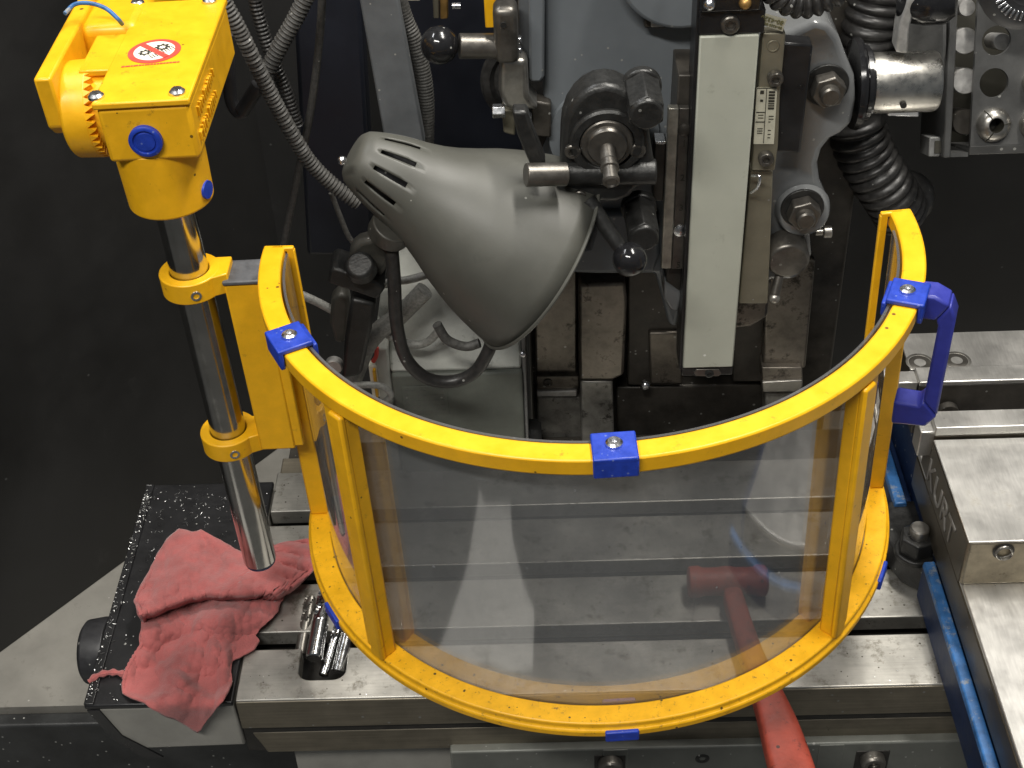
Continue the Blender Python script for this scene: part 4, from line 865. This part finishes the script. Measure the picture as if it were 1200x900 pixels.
cable('power_cable', [HY(388,226,262), HY(398,252,262), HY(408,276,262), HY(420,292,262)], 2.0, 'thin cable below the lamp cap', 'rubber_dusty')
cable('power_cable', [HY(424,-220,286), HY(446,-90,286), HY(470,10,286), HY(484,46,286), HY(495,86,286), HY(499,126,286), HY(498,180,286)], 6.2, 'braided grey sleeve hanging beside the flat grey bar', 'rubber_dusty', corr=2.4, cat='cable', amp=0.06, sub=44)
b = B(); b.tube([HY(266,40,250), HY(268,86,250), HY(271,118,248), HY(281,132,246), HY(290,122,244)], 4.6, 14, 10); b.cyl(HY(284,130,243), HY(303,100,243), 5.2)
tag(b.build('bent_lever', 'black_plastic', None), 'bent black lever hanging beside the yellow gearbox', 'lever')
b = B(); b.px([(368,-300),(408,-300),(466,0),(498,170),(452,172)], 262, 12); tag(b.build('flat_bar', 'grey_bar', None, bevel=1.2), 'flat grey painted steel bar leaning behind the lamp', 'bar')
b = B(); b.px([(504,-60),(513,-60),(515,22),(508,22)], 330, 8); b1 = b.build('lever_side', 'beige_metal', None, bevel=1)
br = thing('brass_catch', 'small brass catch hanging above the black ball handle', 'catch', HY(515, 22, 330))
b1.parent = br; b1.location = Vector(b1['org']) - Vector(br['org'])
b = B(); b.px([(514,-60),(524,-60),(525,22),(516,23)], 329, 8); b.build('lever_plate', 'brass', br, bevel=1)
q = HY(530, 7, 330); b = B(); b.cyl(q, q+Vector((6, 0, 0)), 2.4, seg=12); b.build('pin', 'zinc', br)
b = B(); b.px([(474,-12),(494,-12),(492,1),(474,1)], 340, 6); tag(b.build('sheet_edge', 'sign_white', None, bevel=0.4), 'white sheet edge at the top beside the flat bar', 'sheet')
# blue-black back panel behind the handle, dark pipes behind the conduits
b = B(); b.px([(470,-400),(640,-400),(640,330),(470,330)], 470, 8); tag(b.build('back_panel', 'panel_blue', None, bevel=1), 'blue black steel panel behind the ball handle', 'panel')
b = B(); b.px([(320,-400),(400,-400),(440,300),(360,300)], 440, 30); tag(b.build('dark_post', 'panel_blue', None, bevel=4), 'dark square post behind the crossing conduits', 'post')

# ================================================================== yellow machine guard (written in its own space: origin at the visor's base centre)
GO = Vector((33.0, 87.5, 110.0)); n_ = Vector((math.sin(-0.023), math.sin(0.008), 0)); n_.z = math.sqrt(1-n_.dot(n_))
gx = (Vector((1, 0, 0)) - n_*n_.x).normalized(); gy = n_.cross(gx)
gd = thing('machine_guard', 'yellow framed clear curved machine guard on a chromed post with gearbox', 'machine guard', GO)
gd.rotation_euler = Matrix(((gx.x, gy.x, n_.x), (gx.y, gy.y, n_.y), (gx.z, gy.z, n_.z))).to_euler()
gd['org'] = (0, 0, 0)
def GP(px, py, axis, val):
    """pixel -> guard space on a plane of that space"""
    d = ray(px, py); D = Vector((d.dot(gx), d.dot(gy), d.dot(n_))); c = CAM-GO; Cc = Vector((c.dot(gx), c.dot(gy), c.dot(n_)))
    return Cc + D*((val-Cc[axis])/D[axis])
R, H = 192.3, 209.8
def polar(r, deg, z): t = math.radians(deg); return Vector((r*math.cos(t), r*math.sin(t), z))
def prot(deg): return Matrix.Rotation(math.radians(deg), 3, 'Z')
T0, T1 = 176.5, 365
b = B(); b.arc([(R-6.5, H), (R+7, H), (R+7, H-10.5), (R-6.5, H-10.5)], T0, T1, 110); tr_ = b.build('top_rail', 'yellow', gd, bevel=1.2)
b = B(); b.arc([(R-7.5, 0), (R+6.5, 0), (R+6.8, -4.2), (R+8.6, -5.0), (R+8.6, -10), (R-7.5, -10)], T0+2, T1-4, 110); br_ = b.build('bottom_rail', 'yellow_dirty', gd, bevel=0.9)
for deg in (-136.5, -42.2):
    b = B(); RM = prot(deg)
    b.box(polar(R+0.6, deg, H/2-5.3), (9.5, 18, H-9.8), RM)
    b.box(polar(R+6.2, deg+(1.2 if deg < -90 else -1.2), H/2-6), (4.5, 11, H-11), RM)
    b.build('upright', 'yellow', gd, bevel=1.6)
for deg, trim in ((181.5, T0+0.6), (-1.0, T1-0.6)):
    b = B(); b.box(polar(R+0.2, deg, H/2-5.2), (13, 11, H-10.4), prot(deg)); b.build('end_post', 'yellow', gd, bevel=1.2)
    b = B(); RM = prot(trim)
    b.box(polar(R-10, trim, H/2-1.2), (5.0, 3.4, H-1), RM); b.box(polar(R-5, trim, H-1.6), (14, 3.4, 3.2), RM); b.build('end_trim', 'yellow', gd, bevel=0.8)
b = B(); b.arc([(R-9.4, H-1.2), (R-7.8, H-1.2), (R-7.8, -7), (R-9.4, -7)], T0+2.5, T1-6.5, 120); b.build('clear_panel', 'clear_sheet', gd, bevel=0)
# weld beads where uprights meet the rails
for deg in (-136.5, -42.2):
    b = B(); b.sphere(polar(R+3, deg, 0.4), 5, 8, 16); b.build('weld', 'yellow_dirty', br_)
# blue clips
def clip(deg, z, wdt, top=True, screw=True):
    RM = prot(deg); b = B()
    # C-shaped clip seen from its end: lies over the rail from inside to outside
    s_ = 1 if top else -1
    for (rr, zz, sx_, sz_) in ((R-0.2, z+s_*1.6, 21, 3.2), (R+8.7, z-s_*(4.0 if top else 1.5), 3.0, 11.5 if top else 7), (R-11.6, z-s_*4, 2.8, 9)):
        b.box(polar(rr, deg, zz), (sx_, wdt, sz_), RM)
    c_ = b.build('clip', 'blue', gd, bevel=0.9)
    if screw:
        p_ = polar(R-1, deg, z+3.2)
        b = B(); b.lathe([(-0.2, 0), (-0.2, 4.6), (1.4, 4.4), (2.4, 3.2), (2.4, 1.6), (1.2, 1.4), (1.2, 0)], p_, (0, 0, 1), 24); b.build('screw', 'zinc', c_)
    return c_
clip(-152.8, H, 23); clip(-88.2, H, 23); clip(-22.5, H, 23)
for deg in (-88.0, -151, -24): clip(deg, -9.5, 20, top=False, screw=False)
# handle
deg = -20; RM = prot(deg)
def hp(r_, z_): return polar(R+r_, deg, z_)
hz1 = H-2; 
b = B(); tv = RM @ Vector((0, 1, 0))
outer = [(6, H+1), (14, H+1.5), (23, H-3), (27, H-12), (25.5, H-84), (20, H-93), (0, H-95)]
inner = [(6, H-15), (16.5, H-15), (18, H-19), (16.5, H-74), (14, H-78), (0, H-78)]
def hprism(poly2, w_, off=0): b.prism([hp(r_, z_)+tv*(off-w_/2) for r_, z_ in poly2], tv*w_)
hprism([outer[0], outer[1], outer[2], inner[1], inner[0]], 16); hprism([outer[2], outer[3], outer[4], inner[3], inner[2], inner[1]], 15.4); hprism([outer[4], outer[5], outer[6], inner[5], inner[4], inner[3]], 16)
b.build('handle', 'blue_handle', gd, bevel=1.6)
# post, collars, bracket
rx, ry = -240.0, -15.0
zb_ = GP(303, 655, 1, ry).z
b = B(); b.lathe([(0, 0), (0, 10.4), (1.2, 11.6), (300, 11.6), (300, 0)], (rx, ry, zb_), (0, 0, 1), 48); b.build('post', 'chrome', gd)
b = B(); b.lathe([(-2, 0), (-2, 10.6), (0.4, 10.9), (0.4, 0)], (rx, ry, zb_), (0, 0, 1), 40); b.build('post_plug', 'blue_dark', gd)
tx0, tx1 = rx+21, rx+44
def collar(z):
    b = B(); b.lathe([(-7, 12.0), (-7, 18.5), (7, 18.5), (7, 12.0), (-7, 12.0)], (rx, ry, z), (0, 0, 1), 48)
    b.prism([(rx+14, ry-11, z-6.9), (rx+24, ry-7, z-6.9), (rx+24, ry+12, z-6.9), (rx+12, ry+12, z-6.9)], (0, 0, 13.8))
    c_ = b.build('collar', 'yellow', gd, bevel=0.8)
    ang = math.radians(-72); d = Vector((math.cos(ang), math.sin(ang), 0)); p_ = Vector((rx, ry, z-1))+d*18.3
    b = B(); b.lathe([(0, 3.4), (0.7, 3.2), (0.7, 1.9), (-2, 1.7), (-2, 0)], p_, d, 20); b.build('screw', 'zinc', c_)
zc1 = GP(222, 333, 1, ry-6).z; zc2 = GP(268, 518, 1, ry-6).z
collar(zc1); collar(zc2)
zt1 = zc2-6
b = B(); b.span(tx0, tx1, ry-9, ry+13, zt1, H-4); b.build('bracket_tube', 'yellow', gd, bevel=1.2)
b = B(); b.span(tx1-0.5, -R+2, ry-8.4, ry-4, zt1+2, H-14); b.build('bracket_plate', 'yellow', gd, bevel=0.8)
b = B(); b.span(tx0-0.6, tx1+0.6, ry-10, ry+14, H-4, H-1); b.build('end_cap', 'cap_plastic', gd, bevel=1.0)
# gearbox on top of the post
yf = -41
pA = GP(180, 190, 1, yf); pB = GP(180, 118, 1, yf)
bx0 = GP(105, 118, 1, yf).x; bx1 = GP(222, 118, 1, yf).x; zb0, zb1 = pA.z, pB.z
yb = GP(272, 65, 2, zb0).y
b = B(); b.prism([(bx0+1.5, yf+1, zb0), (bx1-1, yf+1, zb0), (bx1-1, yf+1, zb1-4), (bx0+1.5, yf+1, zb1-4)], (0, yb-yf, 0)); gb = b.build('gearbox', 'yellow', gd, bevel=2.5, segs=3)
b = B(); b.span(bx0, bx1, yf-0.2, yb+2, zb1-4, zb1); cv = b.build('cover_plate', 'yellow', gb, bevel=1.0)
e0 = GP(91, 83, 2, zb1)
b = B(); b.span(e0.x, bx0+4, e0.y, e0.y+46, zb1-4.2, zb1-0.2); b.build('cover_ear', 'yellow', gb, bevel=1.0)
b = B(); b.span(e0.x+2, bx0+4, e0.y+1.5, e0.y+46, zb0+4, zb1-4.4); b.build('gearbox_ear', 'yellow', gb, bevel=1.0)
for (x, y) in ((113, 114), (208, 109), (161, 5), (246, 2)):
    p_ = GP(x, y, 2, zb1); b = B()
    b.lathe([(0, 4.6), (1.5, 4.4), (2.8, 3.0), (3.0, 0)], (p_.x, p_.y, zb1-0.1), (0, 0, 1), 24)
    sc = b.build('screw', 'zinc', cv)
    b = B(); b.box((p_.x, p_.y, zb1+2.7), (5.2, 0.9, 0.8), Matrix.Rotation(0.7, 3, 'Z')); b.box((p_.x, p_.y, zb1+2.72), (0.9, 5.2, 0.8), Matrix.Rotation(0.7, 3, 'Z')); sc.data.update()
    xo = b.build('recess', 'dark_steel', cv)
p_ = GP(171, 165, 1, yf)
b = B(); b.lathe([(-1, 0), (-1, 9.2), (1.6, 9.2), (2.2, 8.4), (2.2, 7), (1.2, 6.6), (1.2, 5.6), (1.8, 5.2), (1.8, 0)], p_, (0, -1, 0), 40); b.build('blue_plug', 'blue', gb)
# sleeve below the gearbox
zs0 = GP(212, 258, 1, ry-24).z
b = B(); b.lathe([(zs0, 12), (zs0, 23.5), (zs0+1, 24.5), (zb0+2, 25.5), (zb0+2, 0)], (rx, ry, 0), (0, 0, 1), 56); sl = b.build('sleeve', 'yellow', gd, bevel=0.6)
pz = GP(250, 220, 1, ry-6); d = Vector((0.95, -0.3, 0)).normalized()
b = B(); b.lathe([(0, 0), (0, 5.5), (1.5, 5.3), (1.5, 0)], Vector((rx, ry, pz.z))+d*24.2, d, 24); b.build('blue_plug', 'blue', sl)
# warning sign on the cover
sc_ = GP(181, 60, 2, zb1+0.15); e1 = GP(149, 64, 2, zb1+0.15); rad = (sc_-e1).length*0.98; sc_.z = zb1+0.12
b = B(); b.lathe([(0, 0), (0, rad), (0.25, rad), (0.25, 0)], sc_, (0, 0, 1), 48); sg = b.build('warning_sign', 'sign_red', cv)
b = B(); b.lathe([(0.2, 0), (0.2, rad*0.78), (0.4, rad*0.78), (0.4, 0)], sc_, (0, 0, 1), 48); b.build('sign_field', 'sign_white', sg)
b = B(); RM = Matrix.Rotation(math.radians(-45), 3, 'Z'); b.box(sc_+Vector((0, 0, 0.5)), (rad*1.62, rad*0.24, 0.25), RM); b.build('sign_slash', 'sign_red', sg)
def gear(c, r, n=8):
    P_ = []
    for k in range(n*4):
        a = 2*PI*k/(n*4); rr = r if k % 4 in (0, 1) else r*0.72; P_.append(c+Vector((rr*math.cos(a), rr*math.sin(a), 0)))
    Q_ = [c+(p-c)*0.50 for p in P_]
    for k in range(len(P_)):
        k2 = (k+1) % len(P_); b.prism([P_[k], P_[k2], Q_[k2], Q_[k]], (0, 0, 0.15))
b = B(); gear(sc_+Vector((-rad*0.33, -rad*0.14, 0.42)), rad*0.26); gear(sc_+Vector((rad*0.26, rad*0.26, 0.42)), rad*0.30)
for k in range(5):
    for (ox, oy) in ((-0.02, -0.52), (0.34, -0.1)):
        b.box(sc_+Vector(((ox+k*0.085)*rad, (oy+k*0.07)*rad, 0.47)), (rad*0.30, rad*0.035, 0.12), Matrix.Rotation(-0.9, 3, 'Z'))
b.build('sign_pictogram', 'ink', sg, smooth=False)
q0 = GP(142, 79, 2, zb1+0.2); q1 = GP(210, 73, 2, zb1+0.2)
b = B(); x = 0
while x < 1:
    l_ = random.uniform(0.03, 0.09); a_ = q0.lerp(q1, x); c_ = q0.lerp(q1, min(1, x+l_)); b.prism([a_, c_, c_+Vector((0, 1.3, 0)), a_+Vector((0, 1.3, 0))], (0, 0, 0.12)); x += l_+0.012
b.build('sign_caption', 'sign_red', sg, smooth=False)
# raised cast lettering on the right side of the box (too worn to read)
b = B()
for row, (zz, yy0, yy1) in enumerate(((zb1-15, yf+14, yf+62), (zb1-27, yf+8, yf+58))):
    y = yy0
    while y < yy1:
        w_ = random.uniform(2.0, 4.5); hh = random.uniform(4.5, 7.5)
        b.span(bx1-1.4, bx1+0.6, y, y+1.3, zz-hh/2, zz+hh/2)
        if random.random() < .6: b.span(bx1-1.4, bx1+0.5, y+1.0, y+w_, zz+hh/2-1.4, zz+hh/2)
        if random.random() < .5: b.span(bx1-1.4, bx1+0.5, y+1.0, y+w_, zz-0.7, zz+0.7)
        y += w_+1.6
b.build('cast_lettering', 'yellow', gb, bevel=0.35)
# toothed swivel drum and arm on the left
zd = zb1-28; yd_ = yf+50; dx0 = bx0-29
b = B(); b.lathe([(0, 0), (0, 25), (2, 27.5), (16, 28), (16, 0)], (dx0, yd_, zd), (1, 0, 0), 60); dm = b.build('swivel_drum', 'yellow', gd, bevel=0.8)
for k in range(40):
    a = 2*PI*k/40
    if k: o = t0.copy(); COL.objects.link(o)
    else:
        bb = B(); bb.prism([(0, -2.0, -2.6), (0, 2.0, -2.6), (4.2, 0.6, -2.6)], (0, 0, 5.2)); t0 = o = bb.build('tooth', 'yellow', dm)
    o.parent = dm; p = Vector((dx0+17.0, yd_+25.2*math.cos(a), zd+25.2*math.sin(a)))*S
    o.location = p - Vector(dm['org']); o.rotation_euler = (a-PI/2, 0, 0)
b = B(); b.cyl((dx0+14, yd_, zd), (bx0+6, yd_, zd), 23.5, seg=56); b.build('swivel_core', 'yellow', gd)
apx = dx0-8
P_ = [GP(x, y, 0, apx) for x, y in ((38, 93), (56, 150), (64, 157))]
P_ = [P_[0], P_[1], P_[2], Vector((apx, P_[2].y+70, P_[2].z-4)), Vector((apx, yf+280, zd-6)), Vector((apx, yf+280, zb1+6)), GP(66, 42, 0, apx)]
b = B(); b.prism(P_, (10, 0, 0)); b.build('arm_plate', 'yellow', gd, bevel=1.6)
b = B(); b.box((dx0+17, yf+188, zb1-16), (36, 190, 36)); b.build('arm_tube', 'yellow', gd, bevel=6, segs=3)
# cable tie and corrugated cable at the arm
tie = [GP(76, 16, 2, zb1+14), GP(88, 5, 2, zb1+16), GP(106, 4, 2, zb1+16), GP(124, 10, 2, zb1+14), GP(138, 22, 2, zb1+10), GP(143, 28, 2, zb1+4)]
b = B(); b.tube(tie, 1.3, 8, 8); b.build('cable_tie', 'blue_paint', gd)
b = B(); b.tube([GP(132, 36, 2, zb1-8), GP(138, 14, 2, zb1-6), GP(148, -10, 2, zb1-4), GP(158, -40, 2, zb1)], 6.5, 16, 40, rf=lambda l, i: 1+0.13*math.sin(l*2*PI/3.4)); b.build('guard_cable', 'black_gloss', gd, angle=80)

# unseen pale patch added on the floor, shaped so the clear panel mirrors it
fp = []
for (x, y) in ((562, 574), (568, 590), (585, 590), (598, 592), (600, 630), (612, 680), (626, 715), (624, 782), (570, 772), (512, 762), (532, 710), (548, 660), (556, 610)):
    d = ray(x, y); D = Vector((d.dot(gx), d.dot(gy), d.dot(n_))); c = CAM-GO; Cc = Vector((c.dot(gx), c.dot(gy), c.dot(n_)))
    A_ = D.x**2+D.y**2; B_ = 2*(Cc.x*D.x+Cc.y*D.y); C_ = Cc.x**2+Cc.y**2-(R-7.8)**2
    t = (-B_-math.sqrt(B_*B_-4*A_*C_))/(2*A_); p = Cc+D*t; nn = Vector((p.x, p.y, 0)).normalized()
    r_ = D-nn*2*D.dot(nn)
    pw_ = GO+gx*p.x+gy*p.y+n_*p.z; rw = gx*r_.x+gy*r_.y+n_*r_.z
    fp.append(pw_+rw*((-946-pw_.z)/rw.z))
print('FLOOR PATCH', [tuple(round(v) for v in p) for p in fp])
b = B(); b.prism(fp, (0, 0, -3)); struct(b.build('reflection_patch', 'reflection_pale', smooth=False))
